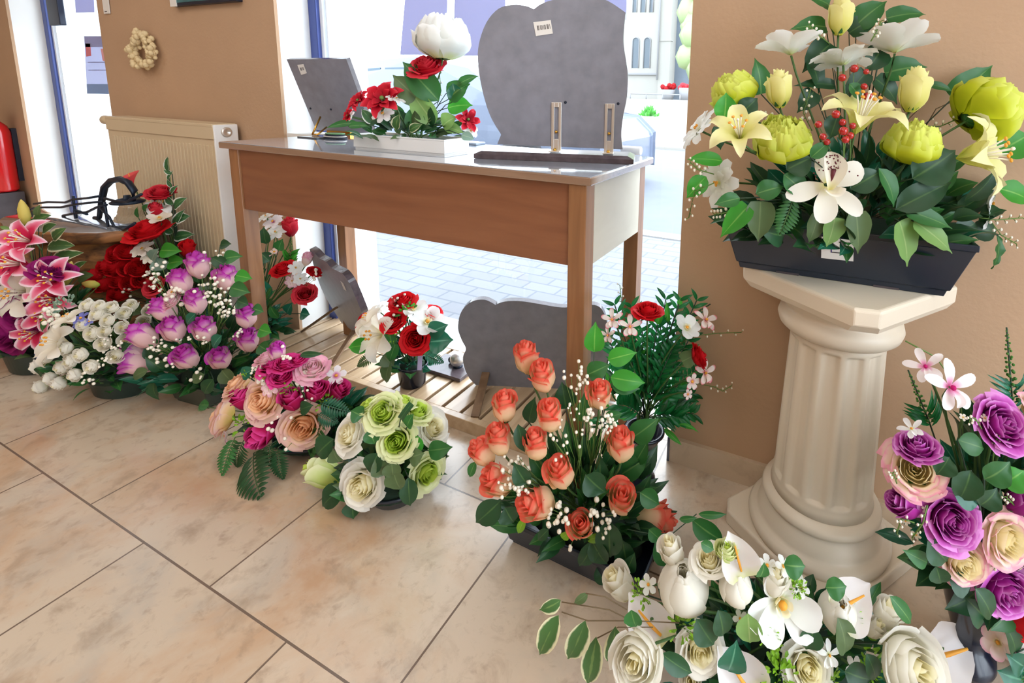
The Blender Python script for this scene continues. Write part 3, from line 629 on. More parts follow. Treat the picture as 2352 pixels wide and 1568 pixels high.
    def fan(s, bx, by, tx, ty, n=9, L=.07, w=.008, mat='palm', off=0, doff=0, name='palm_frond'):
        A = s.at(bx, by, off); B = s.at(tx, ty, off+doff); d = B-A; q = MB(); q.tube([A, A.lerp(B, .5)+V((0, 0, .01)), B], .0016, 4, mat=1); dn = d.normalized(); sd = dn.cross((-fwd+rgt*(R()-.5)).normalized()).normalized()
        for i in range(n):
            t = .25+.75*i/(n-1); c = A.lerp(B, t)+V((0, 0, .04*t*(1-t)))
            for sg in (-1, 1):
                v_ = (sd*sg*.8+dn*.75+(-fwd)*(R()-.4)*.5).normalized(); q.blade(c, c+v_*L*(1-.45*t)*(.85+.3*R()), w, -fwd+V((0, 0, R())), pf_lance, .1, .2, 2, 5, rnd=R()*.8)
        q.build(name, [LG[mat], m_dstem], s.e)
    def gyp(s, px, py, r, n, size=6, off=None, mat=None, name='babys_breath', k=1.0):
        if mat is None: size *= .72; n = int(n*1.25); r *= 1.1
        o_ = (s.off(px, py)+.012) if off is None else off
        c = s.at(px, py, o_); m = s.pxm(px, py, o_); rm = r*m; root = c.lerp(s.anchor, .45); q = MB()
        for i in range(n):
            a = R()*2*PI; rr_ = rm*math.sqrt(R()); p = c+rgt*math.cos(a)*rr_+upv*math.sin(a)*rr_*1.1-fwd*(R()-.5)*rm
            q.ball(p, size*m*(.75+.5*R()), 6, 4, col=(1, 0, 0))
            if i % 2 == 0: mid = p.lerp(root, .5)+rgt*(R()-.5)*rm*.5; q.tube([p, mid, root], .0007, 3, mat=1)
        q.tube([root, s.anchor], .001, 4, mat=1)
        q.build(name, [mat or m_gyp, m_stem], s.e)
    def sprig(s, pts, r=3.2, off=0, n=7, mat=None, stem=None, name='bud_sprig', sz=5):
        P3 = [s.at(x, y, off) for x, y in pts]; m = s.pxm(pts[0][0], pts[0][1], off); sz *= .8; q = MB(); q.tube(P3, .0011, 4, mat=1)
        for i in range(n):
            t = .25+.75*i/(n-1); x = t*(len(P3)-1); j = min(int(x), len(P3)-2); c = P3[j].lerp(P3[j+1], x-j); sg = 1 if i % 2 else -1
            d = (P3[j+1]-P3[j]).normalized(); sd = d.cross(fwd).normalized()*sg; e = c+sd*sz*1.3*m+d*sz*m
            q.tube([c, e], .0008, 3, mat=1); q.ball(e, sz*m*.62*(1.1-.4*t), 6, 4, sq=(1, 1, 1.25), col=(1, 0, 0))
        q.build(name, [mat or m_gyp, stem or m_stem], s.e)
    def spike(s, bx, by, tx, ty, w, off=0, mat='spike', name='green_spike', leaves=7, lm='palm', ll=45):
        A = s.at(bx, by, off); B = s.at(tx, ty, off); m = s.pxm(bx, by, off); q = MB(); q.tube([s.anchor, A, B], .0016, 4, mat=1); sd = (B-A).cross(fwd).normalized()
        N = 44
        for i in range(N):
            t = i/N; a = i*2.4; rr_ = w*.5*m*(1-t)**.7; dn = (B-A).normalized(); q.ball(A.lerp(B, t)+(sd*math.cos(a)-fwd*math.sin(a))*rr_*.8, w*.17*m*(1.1-.7*t), 5, 3, col=(t, 0, 0))
        for i in range(leaves):
            sg = 1 if i % 2 else -1; c = A.lerp(B, -.1+.35*i/leaves); q.blade(c, c+(sd*sg*.8+(B-A).normalized()*.8-fwd*(R()-.5)*.6).normalized()*ll*m*(.8+.4*R()), 9*m, -fwd, pf_lance, .15, .2, 2, 5, mat=2, rnd=R())
        q.build(name, [PT[mat], m_dstem, LG[lm]], s.e)
    def box_(s, px, py, r, n=40, mat='lime', off=None, name='boxwood_sprig'):
        o_ = (s.off(px, py)+.005) if off is None else off
        c = s.at(px, py, o_); m = s.pxm(px, py, o_); rm = r*m; q = MB()
        for i in range(n):
            d = V((R()-.5, R()-.5, R()-.3)).normalized(); p = c+d*rm*(.3+.7*R()); q.blade(p, p+(d+V((0, 0, .3))).normalized()*rm*.38, rm*.26, -fwd+d*.5, pf_petal, .05, .2, 2, 3, rnd=R())
        q.tube([c, s.anchor], .0015, 4, mat=1); q.build(name, [LG[mat], m_dstem], s.e)
    def fill(s, n, rx, ry, rz, c=None, L=.05, w=.022, mats=('dark',), z0=0, prof=pf_leaf, name='foliage', up=.25):
        c = V(c) if c else s.anchor; q = MB(); ms = [LG[m] for m in mats]; M3 = (rgt, -s.hf, V((0, 0, 1)))
        for i in range(n):
            a = R()*2*PI; ph = math.acos(R()*1.15-.15); d = M3[0]*math.sin(ph)*math.cos(a)*rx+M3[1]*math.sin(ph)*math.sin(a)*ry+M3[2]*math.cos(ph)*rz
            t = .45+.5*R(); p = c+d*t; dn = (d.normalized()+V(((R()-.5), (R()-.5), (R()-.5)))*.8+V((0, 0, up))).normalized()
            nn = (V((0, 0, 1))*.6+V((R()-.5, R()-.5, R()-.5))-fwd*.4)
            q.blade(p, p+dn*L*(.7+.6*R()), w*(.7+.6*R()), nn, prof, .12, .15, 4, 6, mat=random.randrange(len(ms)), rnd=.15+.5*R())
        q.build(name, ms, s.e)
    def mound(s, rx, ry, h, z=None, rot=0, c=None):
        q = MB(); c = V(c) if c else s.base; q.lathe([(1.0, 0), (.9, .5*h), (.6, .85*h), (.0001, h)], (c.x, c.y, (z if z is not None else c.z)), 20, rx, ry, rot); q.build('floral_foam', m_foam, s.e)
def rect_pot(e, c, ang, wb, db, wt, dt, h, mat, name='planter', rim=.006, ribs=0):
    M = Matrix.Translation(V(c)) @ Matrix.Rotation(ang, 4, 'Z'); q = MB()
    def ring(w, d, z): return [M @ V((-w/2, -d/2, z)), M @ V((w/2, -d/2, z)), M @ V((w/2, d/2, z)), M @ V((-w/2, d/2, z))]
    t = .003; r = [ring(wb, db, 0), ring(lerp(wb, wt, .12)-.001, lerp(db, dt, .12)-.001, h*.12), ring(lerp(wb, wt, .13)+.006, lerp(db, dt, .13)+.006, h*.13), ring(wt, dt, h-rim*2), ring(wt+rim, dt+rim, h-rim*2), ring(wt+rim, dt+rim, h), ring(wt-t*2, dt-t*2, h), ring(wb-t*2, db-t*2, .01)]
    vs = [p for x in r for p in x]; fs = [[3, 2, 1, 0], [28, 29, 30, 31]]
    for i in range(7):
        for j in range(4): fs.append([i*4+j, i*4+(j+1) % 4, i*4+4+(j+1) % 4, i*4+4+j])
    q.add(vs, fs, smooth=False); o = q.build(name, mat, e, bevel=.0015)
    return M
def round_pot(e, c, rb, rt, h, mat, name='pot', sy=1, rot=0, n=40):
    q = MB(); q.lathe([(rb*.92, 0), (rb, .004), (rt*.96, h*.86), (rt*.97, h*.87), (rt, h*.88), (rt, h), (rt*.94, h), (rb*.9, .01)], c, n, 1, sy, rot); q.build(name, mat, e)

# ---------------------------------------------------------------- table, platform, column, radiator
TZ = .8333
A_ = V((-.441, .924, 0)); B_ = V((-1.712, .909, 0)); TM = Matrix.Translation((-1.712, .909, 0)) @ Matrix.Rotation(math.atan2(.015, 1.271), 4, 'Z'); TW = 1.271; TD = .433
t = empty('display_table', (-1.08, 1.12, 0), 'long wooden table with deep apron and square legs standing in the window', 'table')
def tb(name, lo, hi, mat, bev=.002, par=t):
    b = MB(); b.box(lo, hi, M=TM); return b.build(name, mat, par, bevel=bev)
tp_ = tb('tabletop', (0, 0, TZ-.02), (TW, TD, TZ-.0012), m_oakd, .003); tb('laminate', (.002, .002, TZ-.0014), (TW-.002, TD-.002, TZ), plain('grey_laminate', srgb(168, 176, 188), .1, coat=1.0), .0005, tp_)
LI = .014
for lx in (LI+.02, TW-LI-.043):
    for ly in (.008, TD-.075): tb('leg', (lx, ly, .0412 if (lx < .1 and ly > .1) else 0), (lx+.043, ly+.045, TZ-.02), m_oak)
tb('apron', (LI+.063, .014, .625), (TW-LI-.043, .03, TZ-.02), m_oakf); tb('apron', (LI+.063, TD-.05, .625), (TW-LI-.043, TD-.034, TZ-.02), m_oakf)
tb('side_panel', (TW-LI-.014, .053, .625), (TW-LI, TD-.075, TZ-.02), m_glare, .001); tb('side_panel', (LI+.022, .053, .625), (LI+.036, TD-.075, TZ-.02), m_glare, .001)
pl = empty('slatted_platform', (-1.2, 1.2, 0), 'low slatted wooden platform on the floor under the table', 'platform')
b = MB(); x = -1.912
while x < -.60: b.box((x, 1.078, .024), (x+.058, 1.366, .04)); x += .07
b.build('slat_deck', m_slat, pl, bevel=.0015)
b = MB(); b.box((-1.915, 1.055, 0), (-.545, 1.078, .041)); b.build('front_beam', m_slat, pl, bevel=.002)
b = MB(); b.box((-1.915, 1.366, 0), (-.545, 1.38, .041)); [b.box((xx, 1.078, 0), (xx+.03, 1.366, .024)) for xx in (-1.9, -1.2, -.6)]; b.build('bearer', m_slat, pl)
b = MB(); b.box((XW, G+.01, TZ-.02), (-1.735, 1.38, TZ)); structure(b.build('trim_6', m_white))
# column
cc = V((.066, 1.12, 0)); CR = math.radians(9-45); co = empty('fluted_column', cc, 'cream plaster fluted column pedestal with square plinth and cap', 'column')
def octo(h, ch, z0, z1, b, bot=None):
    def ring(h, ch, z):
        return [cc+Matrix.Rotation(CR, 3, 'Z') @ V((x, y, 0))+V((0, 0, z)) for x, y in ((h-ch, -h), (h, -h+ch), (h, h-ch), (h-ch, h), (-h+ch, h), (-h, h-ch), (-h, -h+ch), (-h+ch, -h))]
    r = []
    for hh, c2, z in ((bot or (h, ch, z0)), (h, ch, z0+.35*(z1-z0)), (h, ch, z1-.004), (h-.004, ch, z1)): r += ring(hh, c2, z)
    b.add(r, [list(range(8))[::-1], list(range(24, 32))]+[[i*8+j, i*8+(j+1) % 8, i*8+8+(j+1) % 8, i*8+8+j] for i in range(3) for j in range(8)], smooth=False)
b = MB(); octo(.157, .028, 0, .036, b); b.build('plinth', m_col, co, bevel=.003)
b = MB(); octo(.160, .030, .600, .650, b, bot=(.150, .035, .600)); b.build('cap', m_col, co, bevel=.003)
b = MB(); b.lathe([(.150, .036), (.153, .048), (.146, .058), (.136, .060), (.132, .068), (.128, .088), (.118, .100), (.118, .104), (.124, .108), (.127, .116), (.122, .125), (.112, .130), (.108, .134)], cc, 64); b.build('base_moulding', m_col, co)
NF = 13
def flute(t_, z):
    a = (t_*NF/(2*PI)) % 1; d = min(a, 1-a)*2; inset = 1 if .168 < z < .500 else 0
    e = max(0, 1-abs(a-.5)/.36); return 1-.075*inset*(min(1, e*2.2)**.7 if e > 0 else 0)
zs = [.134, .150, .160, .166, .169, .172, .18, .25, .35, .45, .49, .495, .499, .502, .506, .52]
b = MB(); b.lathe([(.106-.010*(z-.134)/.386+(.003 if z < .14 else 0), z) for z in zs], cc, NF*12, rfn=flute); b.build('shaft', m_col, co)
b = MB(); b.lathe([(.097, .515), (.101, .518), (.112, .522), (.121, .530), (.125, .543), (.121, .557), (.112, .563), (.110, .568), (.116, .574), (.130, .590), (.139, .600)], cc, 64); b.build('capital', m_col, co)
# radiator
rd = empty('radiator', (-2.6, 1.17, .12), 'cream panel radiator on the wall between door and window', 'radiator')
rx0 = ony(243, 262, 1.125).x; rx1 = -2.135
b = MB(); b.box((rx0, 1.125, .12), (rx1, 1.137, .80)); b.box((rx0, 1.12, .80), (rx1, 1.14, .858))
x = rx0+.04
while x < rx1-.03: b.box((x, 1.1215, .15), (x+.014, 1.126, .775)); x += .024
b.build('front_panel', m_rad, rd, bevel=.001)
b = MB(); b.box((rx0, 1.137, .12), (rx1, 1.20, .845)); b.build('convector_body', m_rad, rd)
b = MB(); b.box((rx0, 1.119, .8465), (rx1-.003, 1.204, .8592)); b.build('top_grille', m_rad, rd, bevel=.002)
b = MB(); b.box((rx1-.003, 1.121, .12), (rx1+.006, 1.205, .856)); b.build('side_cover', m_radw, rd, bevel=.002)
b = MB(); Mx = Matrix.Translation((rx1+.006, 1.163, .827)) @ Matrix.Rotation(PI/2, 4, 'Y'); k = MB(); k.lathe([(.018, 0), (.02, .003), (.016, .006), (.010, .006), (.008, .003), (.0001, .003)], n=20); b.add([Mx @ p for p in k.v], k.f); b.build('valve_ring', m_steel, rd)
b = MB(); Mx = Matrix.Translation((rx0, 1.15, .838)) @ Matrix.Rotation(-PI/2, 4, 'Y'); k = MB(); k.lathe([(.012, 0), (.012, .02), (.019, .022), (.02, .05), (.021, .075), (.016, .085), (.0001, .086)], n=24); b.add([Mx @ p for p in k.v], k.f); b.build('thermostat_knob', m_rad, rd)
b = MB(); b.box((-2.5, 1.2, .3), (-2.45, G, .4)); b.box((-2.9, 1.2, .3), (-2.85, G, .4)); b.build('bracket', m_radw, rd)
# wall pieces
hp = [(322, 62), (344, 78), (358, 104), (364, 134), (352, 158), (330, 163), (308, 150), (297, 128), (299, 104), (313, 96), (308, 78)]
b = MB(); rr = random.Random(4); ctr = ony(328, 116, G-.02)
P = [ony(x, y, G-.022) for x, y in hp]
for i in range(len(P)):
    for s_ in range(5):
        p = P[i].lerp(P[(i+1) % len(P)], s_/5); p = ctr.lerp(p, .70)
        for q_ in range(3):
            dd = V((rr.uniform(-1, 1), rr.uniform(-1, .3), rr.uniform(-1, 1)))*.017; b.ball(p+dd, rr.uniform(.009, .015), 6, 4, sq=(1, .8, .9))
o = tag(b.build('heart_wreath', m_wicker), 'small cream heart shaped wreath hanging on the wall above the radiator', 'wreath')
a = ony(232, -25, G-.004); c = ony(253, 31, G-.004); b = MB(); b.box((a.x, G-.006, c.z), (c.x, G-.002, a.z)); q = empty('price_tag', ((a.x+c.x)/2, G-.004, c.z), 'small cream paper tag hanging on the wall beside the left door', 'tag'); b.build('card', m_paper, q, bevel=.001)
b = MB(); b.box((a.x+.012, G-.0068, c.z+.008), (a.x+.03, G-.006, c.z+.011)); b.build('printed_mark', m_ink, q)
a = ony(401, 16, G-.01); c = ony(552, 10, G-.01); q = empty('framed_picture', ((a.x+c.x)/2, G-.01, a.z), 'dark framed picture cut by the top edge above the radiator', 'picture'); b = MB(); b.box((a.x, G-.022, a.z), (c.x, G, a.z+.30)); b.build('frame', m_dark, q, bevel=.002)
b = MB(); b.box((a.x+.045, G-.0235, a.z+.012), (c.x-.012, G-.022, a.z+.28)); b.build('print', plain('teal_print', srgb(70, 120, 124), .4, var=.5, vscale=14), q)
b = MB(); b.box((a.x+.003, G-.026, a.z-.002), (a.x+.045, G-.0225, a.z+.05)); b.build('label', m_paper, q)
# fire extinguisher
ex = onz(0, 0, 0); c = ony(6, 440, 1.13); r_ = .062; q = empty('fire_extinguisher', (c.x-.02, 1.14, c.z), 'red fire extinguisher with black hose hanging at the far left', 'fire extinguisher'); X = c.x-.02; Z = c.z
b = MB(); b.lathe([(r_*.9, 0), (r_, .012), (r_, .33), (r_*.85, .365), (r_*.5, .39), (.022, .40), (.022, .42)], (X, 1.14, Z), 32); b.build('cylinder', m_exred, q)
b = MB(); b.lathe([(.024, .42), (.026, .44), (.02, .46)], (X, 1.14, Z), 16); b.box((X-.015, 1.13, Z+.455), (X+.09, 1.15, Z+.47)); b.box((X-.015, 1.13, Z+.48), (X+.10, 1.15, Z+.495)); b.build('valve_handle', m_rub, q)
b = MB(); b.tube([(X+.02, 1.12, Z+.45), (X+.06, 1.09, Z+.42), (X+.085, 1.08, Z+.36), (X+.082, 1.08, Z+.30), (X+.07, 1.075, Z+.25)], [.011]*4+[.016], 8); b.build('hose', m_rub, q)
b = MB(); b.box((X-.02, 1.2, Z+.05), (X+.02, G, Z+.35)); b.build('wall_bracket', m_dark, q)
b = MB(); b.box((X-.35, 1.03, 0), (X+.065, 1.2, Z-.004)); tag(b.build('dark_stone_stele', plain('dark_brown_stone', srgb(60, 52, 54), .6, var=.2, vscale=20), bevel=.004), 'dark brown stone block below the fire extinguisher at the far left', 'stone block')
# log slab with lantern and wrought iron
sc = V((-2.70, .93, 0)); ls = empty('log_table', sc, 'rough log table with bark edge and glossy top left of the radiator', 'table')
rf = lambda t_, z: 1+.05*math.sin(3*t_+1)+.03*math.sin(7*t_)+.012*math.sin(19*t_)
b = MB(); b.lathe([(.0001, .462), (.36, .462), (.365, .458)][::-1], sc, 60, .98, .5, .1, rfn=rf); b.build('top', m_gtop, ls)
b = MB(); b.lathe([(.32, .41), (.372, .425), (.368, .458), (.36, .4615)], sc, 60, .98, .5, .1, rfn=rf); b.build('bark_edge', m_bark, ls)
b = MB(); b.lathe([(.33, .0), (.30, .1), (.29, .3), (.31, .385), (.22, .395), (.22, .412)], sc, 50, .94, .48, .1, rfn=rf); b.build('trunk', m_bark, ls)
YL = .93
def L3(x, y, Y=YL): return ony(x, y, Y)
lt = empty('lantern', L3(290, 545, .99), 'black wrought iron hook lantern with glass on the log table', 'lantern')
zt = .464
b = MB(); pts = [L3(x, y, .95) for x, y in ((222, 540), (228, 500), (234, 460), (240, 430), (255, 415), (275, 411), (295, 420), (308, 438), (305, 458), (296, 462))]; pts[0].z = zt
b.tube(pts, [.006, .008, .011, .012, .012, .012, .012, .012, .010, .007], 8); b.build('hook', m_iron, lt)
gc = L3(295, 466, .95); gb = L3(283, 524, .95); b = MB(); hh = gc.z-zt-.003; b.lathe([(.032, .0), (.036, hh*.3), (.044, hh*.8), (.047, hh)], (gc.x-.004, gc.y, zt+.003), 24); b.build('glass', m_clear, lt)
b = MB(); b.lathe([(.05, hh), (.052, hh+.006), (.03, hh+.016), (.012, hh+.02), (.01, hh+.03)], (gc.x-.004, gc.y, zt+.003), 20); b.build('lid', m_iron, lt)
b = MB(); b.lathe([(.042, .0), (.042, .004)], (gc.x-.004, gc.y, zt), 20); b.build('base', m_iron, lt)
cr = empty('iron_branches', L3(150, 500, .9), 'cluster of black wrought iron branches lying left on the log table', 'ornament')
for pts in ([(70, 480), (100, 476), (140, 476), (170, 470), (200, 466), (235, 463)], [(78, 468), (110, 464), (150, 465), (168, 458), (200, 455), (230, 450)], [(168, 450), (170, 470), (172, 482), (200, 492)], [(142, 512), (145, 495), (170, 490), (200, 487), (222, 476), (245, 470)], [(240, 455), (265, 462), (290, 464), (325, 446)], [(232, 478), (252, 500), (262, 520), (285, 528), (310, 512)], [(60, 485), (40, 492), (78, 478)]):
    b = MB(); b.tube([L3(x, y, .91) for x, y in pts], .0048, 6); b.build('branch', m_iron, cr)
b = MB(); a = L3(172, 482, .91); b.tube([a, (a.x, a.y, zt)], .006, 6); a = L3(240, 464, .91); b.tube([a, (a.x, a.y, zt)], .005, 6); b.build('stand', m_iron, cr)
# ---------------------------------------------------------------- memorial plaques
def plane_pts(px, P0, N): 
    out = []
    for x, y in px: d = ray(x, y); tt = (V(P0)-CAM).dot(N)/d.dot(N); out.append(CAM+d*tt)
    return out
def catmull(p, k=5):
    n = len(p); out = []
    for i in range(n):
        a, b_, c, d = p[i-1], p[i], p[(i+1) % n], p[(i+2) % n]
        for j in range(k):
            t_ = j/k; out.append(tuple(.5*((2*b_[q])+(-a[q]+c[q])*t_+(2*a[q]-5*b_[q]+4*c[q]-d[q])*t_*t_+(-a[q]+3*b_[q]-3*c[q]+d[q])*t_**3) for q in (0, 1)))
    return out
# big heart plaque on the table
f0 = onz(1088, 364, TZ); f1 = onz(1455, 378, TZ); dx = (f1-f0).normalized(); dy = V((-dx.y, dx.x, 0)); WB = (f1-f0).length
pq = empty('memorial_plaque', f0.lerp(f1, .5)+dy*.06, 'big grey heart shaped stone plaque on a dark base on the table', 'memorial plaque')
Mb = Matrix(((dx.x, dy.x, 0, f0.x), (dx.y, dy.y, 0, f0.y), (0, 0, 1, TZ+.0005), (0, 0, 0, 1)))
b = MB(); w = WB; d_ = .125; b.hexa([Mb @ V(p) for p in ((0, 0, 0), (w, 0, 0), (w, d_, 0), (0, d_, 0))], [Mb @ V(p) for p in ((.0, .0, .012), (w, .0, .012), (w, d_, .012), (0, d_, .012))]); b.hexa([Mb @ V(p) for p in ((0, 0, .012), (w, 0, .012), (w, d_, .012), (0, d_, .012))], [Mb @ V(p) for p in ((.016, .010, .0195), (w-.016, .010, .0195), (w-.016, d_-.01, .0195), (.016, d_-.01, .0195))]); b.build('base', m_stone2, pq)
N = (dy+V((0, 0, -.02))).normalized(); P0 = f0+dy*.052+V((0, 0, .024))
out = [(1142, 331), (1151, 309), (1126, 266), (1108, 208), (1098, 147), (1100, 101), (1117, 52), (1145, 20), (1179, 11), (1209, 14), (1226, 21), (1243, 9), (1270, 0), (1310, -7), (1355, -8), (1396, 2), (1437, 29), (1432, 92), (1438, 140), (1442, 171), (1440, 220), (1430, 275), (1427, 310), (1430, 343)]
sm = [out[0], out[1]]+[p for p in catmull(out[1:10], 4)[:-8]][0:]+catmull([out[8]]+out[9:17], 1)[2:]
sm = out[:1]
def seg(pts, k=4):
    r = []
    for i in range(len(pts)-1):
        a = pts[max(i-1, 0)]; b_ = pts[i]; c = pts[i+1]; d = pts[min(i+2, len(pts)-1)]
        for j in range(k):
            t_ = j/k; r.append(tuple(.5*((2*b_[q])+(-a[q]+c[q])*t_+(2*a[q]-5*b_[q]+4*c[q]-d[q])*t_*t_+(-a[q]+3*b_[q]-3*c[q]+d[q])*t_**3) for q in (0, 1)))
    return r
sm = [out[0]]+seg(out[1:11])+seg(out[10:17])+seg(out[16:])+[out[-1]]
P = plane_pts(sm, P0, N); b = MB(); b.prism(P[::-1], N*.016, 0, 1); b.build('stone', [m_stone, m_stone2], pq)
# brackets
def bracket(px0, px1, pt, pb, par):
    a, b2, c, d = plane_pts([(px0, pt), (px1, pt), (px1, pb), (px0, pb)], P0-N*.004, N); ex = (b2-a).normalized(); wv = (b2-a).length; ez = V((0, 0, 1)); z0 = TZ+.021; h = a.z-z0; o = V((a.x, a.y, z0)); 
    def bx(x0_, x1_, y0_, y1_, z0_, z1_, q): 
        pts = [o+ex*x+N*y+ez*z for x, y, z in ((x0_, y0_, z0_), (x1_, y0_, z0_), (x1_, y1_, z0_), (x0_, y1_, z0_), (x0_, y0_, z1_), (x1_, y0_, z1_), (x1_, y1_, z1_), (x0_, y1_, z1_))]; q.hexa(pts[:4], pts[4:])
    q = MB(); bx(0, wv*.28, -.002, .003, 0, h, q); bx(wv*.72, wv, -.002, .003, 0, h, q); bx(wv*.28, wv*.72, -.002, .003, h*.9, h, q); bx(wv*.28, wv*.72, -.002, .003, 0, h*.25, q); bx(-wv*.05, wv*1.05, -.032, -.002, 0, .003, q); br = q.build('bracket', m_steel, par, bevel=.0007)
    q = MB(); q.ball(o+ex*wv*.5+ez*h*.40-N*.002, .0045, 8, 5); q.ball(o+ex*wv*.5-N*.018+ez*.005, .005, 8, 5); q.build('screw', m_brass, br)
    q = MB(); q.ball(o+ex*wv*1.35+ez*h*1.0+N*.004, .004, 8, 5); q.build('peg', m_dark, br)
bracket(1267, 1290, 235, 345, pq); bracket(1390, 1412, 238, 351, pq)
def sticker(par, quad, P0, N, eps=.0012, barcode=None, name='sticker'):
    P = plane_pts(quad, V(P0)-N*eps, N); b = MB(); b.prism(P, -N*.0004); s_ = b.build(name, m_paper, par)
    if barcode:
        u0, u1, v0, v1, n = barcode; q = MB(); A, B, C_, D = P
        for i in range(n):
            if (i*7) % 5 == 0: continue
            ua = lerp(u0, u1, i/n); ub = ua+(u1-u0)/n*(.35+.4*((i*3) % 4)/4)
            f = lambda u, v: A.lerp(B, u).lerp(D.lerp(C_, u), v)-N*.0006
            q.prism([f(ua, v0), f(ub, v0), f(ub, v1), f(ua, v1)], -N*.0002)
        q.build('barcode', m_ink, s_)
    return s_
sticker(pq, [(1225, 51), (1265, 46), (1270, 77), (1231, 83)], P0, N, barcode=(.12, .92, .28, .62, 22))
# tilted rectangular plaque on the table, left
yb, yt, xl, xr = 1.30, 1.206, -1.805, -1.50; zb = TZ+.012; ztp = 1.105
fp = empty('memorial_plaque', (-1.65, 1.3, TZ), 'grey rectangular plaque leaning back beside the red flowers at the table left end', 'memorial plaque')
N2 = V((0, ztp-zb, -(yt-yb))).normalized()
b = MB(); b.prism([(xl, yb, zb), (xl, yt, ztp), (xr, yt, ztp), (xr, yb, zb)], N2*.016, 0, 1); b.build('stone', [m_stone, m_stone2], fp)
q0 = V((xl, yb, zb)); sticker(fp, [(683, 149), (697, 147), (705, 168), (692, 172)], q0, N2, barcode=(.15, .85, .3, .6, 9))
b = MB(); a, c = plane_pts([(736, 268), (750, 292)], q0-N2*.01, N2); b.tube([a, (a.x+.012, a.y-.045, TZ+.004)], .0035, 6); b.tube([c, (c.x+.03, c.y-.06, TZ+.004)], .0035, 6); b.tube([(a.x+.012, a.y-.045, TZ+.004), (c.x+.03, c.y-.06, TZ+.004)], .0035, 6); b.build('wire_stand', m_brass, fp); b = MB(); b.box((a.x-.005, yb-.005, TZ), (a.x+.12, yb+.012, zb+.002)); b.build('foot', m_brass, fp)
for qx, qy in ((713, 249), (760, 251)):
    a, = plane_pts([(qx, qy)], q0-N2*.001, N2); b = MB(); b.ball(a, .004, 8, 5); b.build('screw', m_dark, fp)
# small plates on the table
a = onz(690, 315, TZ); c = onz(745, 313, TZ); b = MB(); b.box((a.x, a.y-.012, TZ), (a.x+.10, a.y+.012, TZ+.004)); tag(b.build('flat_plate', plain('grey_plate', srgb(110, 116, 122), .15, .6), bevel=.001), 'thin grey plate lying on the table below the leaning plaque', 'plate')
a = onz(770, 318, TZ); q = empty('plate_stack', (a.x, a.y, TZ), 'small stack of glossy plates left of the white trough on the table', 'plates')
for i, (w, mt) in enumerate(((.05, m_dark), (.046, m_trough), (.042, m_dark), (.04, plain('green_glass', srgb(120, 170, 120), .1)))):
    b = MB(); b.lathe([(w*.9, 0), (w, .002), (w, .004), (w*.9, .0045)], (a.x, a.y, TZ+i*.005), 30, 1, .62); b.build('plate', mt, q)
a = onz(1090, 331, TZ); b = MB(); b.box((a.x-.05, a.y-.03, TZ), (a.x+.03, a.y+.02, TZ+.008)); tag(b.build('flat_plate', plain('slate_plate', srgb(140, 150, 164), .2, .3), bevel=.002), 'small slate coloured plate lying between white trough and big plaque', 'plate')
a = onz(1448, 357, TZ); b = MB(); Mx = Matrix.Translation((a.x-.035, a.y+.02, TZ+.013)) @ Matrix.Rotation(PI/2, 4, 'Y'); k = MB(); k.lathe([(.004, 0), (.013, 0), (.013, .06), (.004, .06)], n=20); b.add([Mx @ p for p in k.v], k.f); tag(b.build('paper_roll', m_paper), 'small white roll lying behind the right end of the big plaque', 'roll')
# plaque with easel legs under the table, left
B1 = V((-1.79, 1.325, .041)); B2 = V((-1.60, 1.262, .041)); u_ = (B2-B1).normalized(); hn = V((-u_.y, u_.x, 0)); N3 = (hn*math.cos(.33)-V((0, 0, 1))*math.sin(.33)*-1).normalized()
N3 = (hn*math.cos(.33)+V((0, 0, math.sin(.33)))).normalized()
p1 = empty('memorial_plaque', (B1+B2)/2, 'grey stone plaque with curved dark edge leaning on wooden legs under the table left', 'memorial plaque')
out = [(784, 741), (768, 716), (752, 690), (738, 662), (727, 632), (718, 600), (711, 572), (722, 580), (733, 592), (748, 601), (760, 614), (775, 622), (788, 630), (802, 650), (814, 676), (824, 700), (832, 722), (833, 745), (826, 771)]
P = plane_pts([out[0]]+seg(out[1:7], 3)+seg(out[6:])+[out[-1]], B1, N3); b = MB(); b.prism(P[::-1], N3*.022, 0, 1); b.build('stone', [m_stone, m_stone2], p1)
sticker(p1, [(782, 645), (788, 650), (796, 668), (790, 664)], B1, N3)
for (tp, ft, w) in (((773, 706), onz(694, 761, .041), .012), ((806, 800), onz(762, 838, .041), .014)):
    a = plane_pts([tp], B1-N3*.006, N3)[0]
    if tp[1] > 790: a = plane_pts([(812, 760)], B1-N3*.006, N3)[0]
    b = MB(); dd = (ft-a).normalized(); sd = dd.cross(V((0, 0, 1))).normalized()*w/2; n2 = dd.cross(sd).normalized()*.004
    b.hexa([ft-sd-n2, ft+sd-n2, ft+sd+n2, ft-sd+n2], [a-sd-n2, a+sd-n2, a+sd+n2, a-sd+n2]); b.build('stand_leg', m_legw, p1)
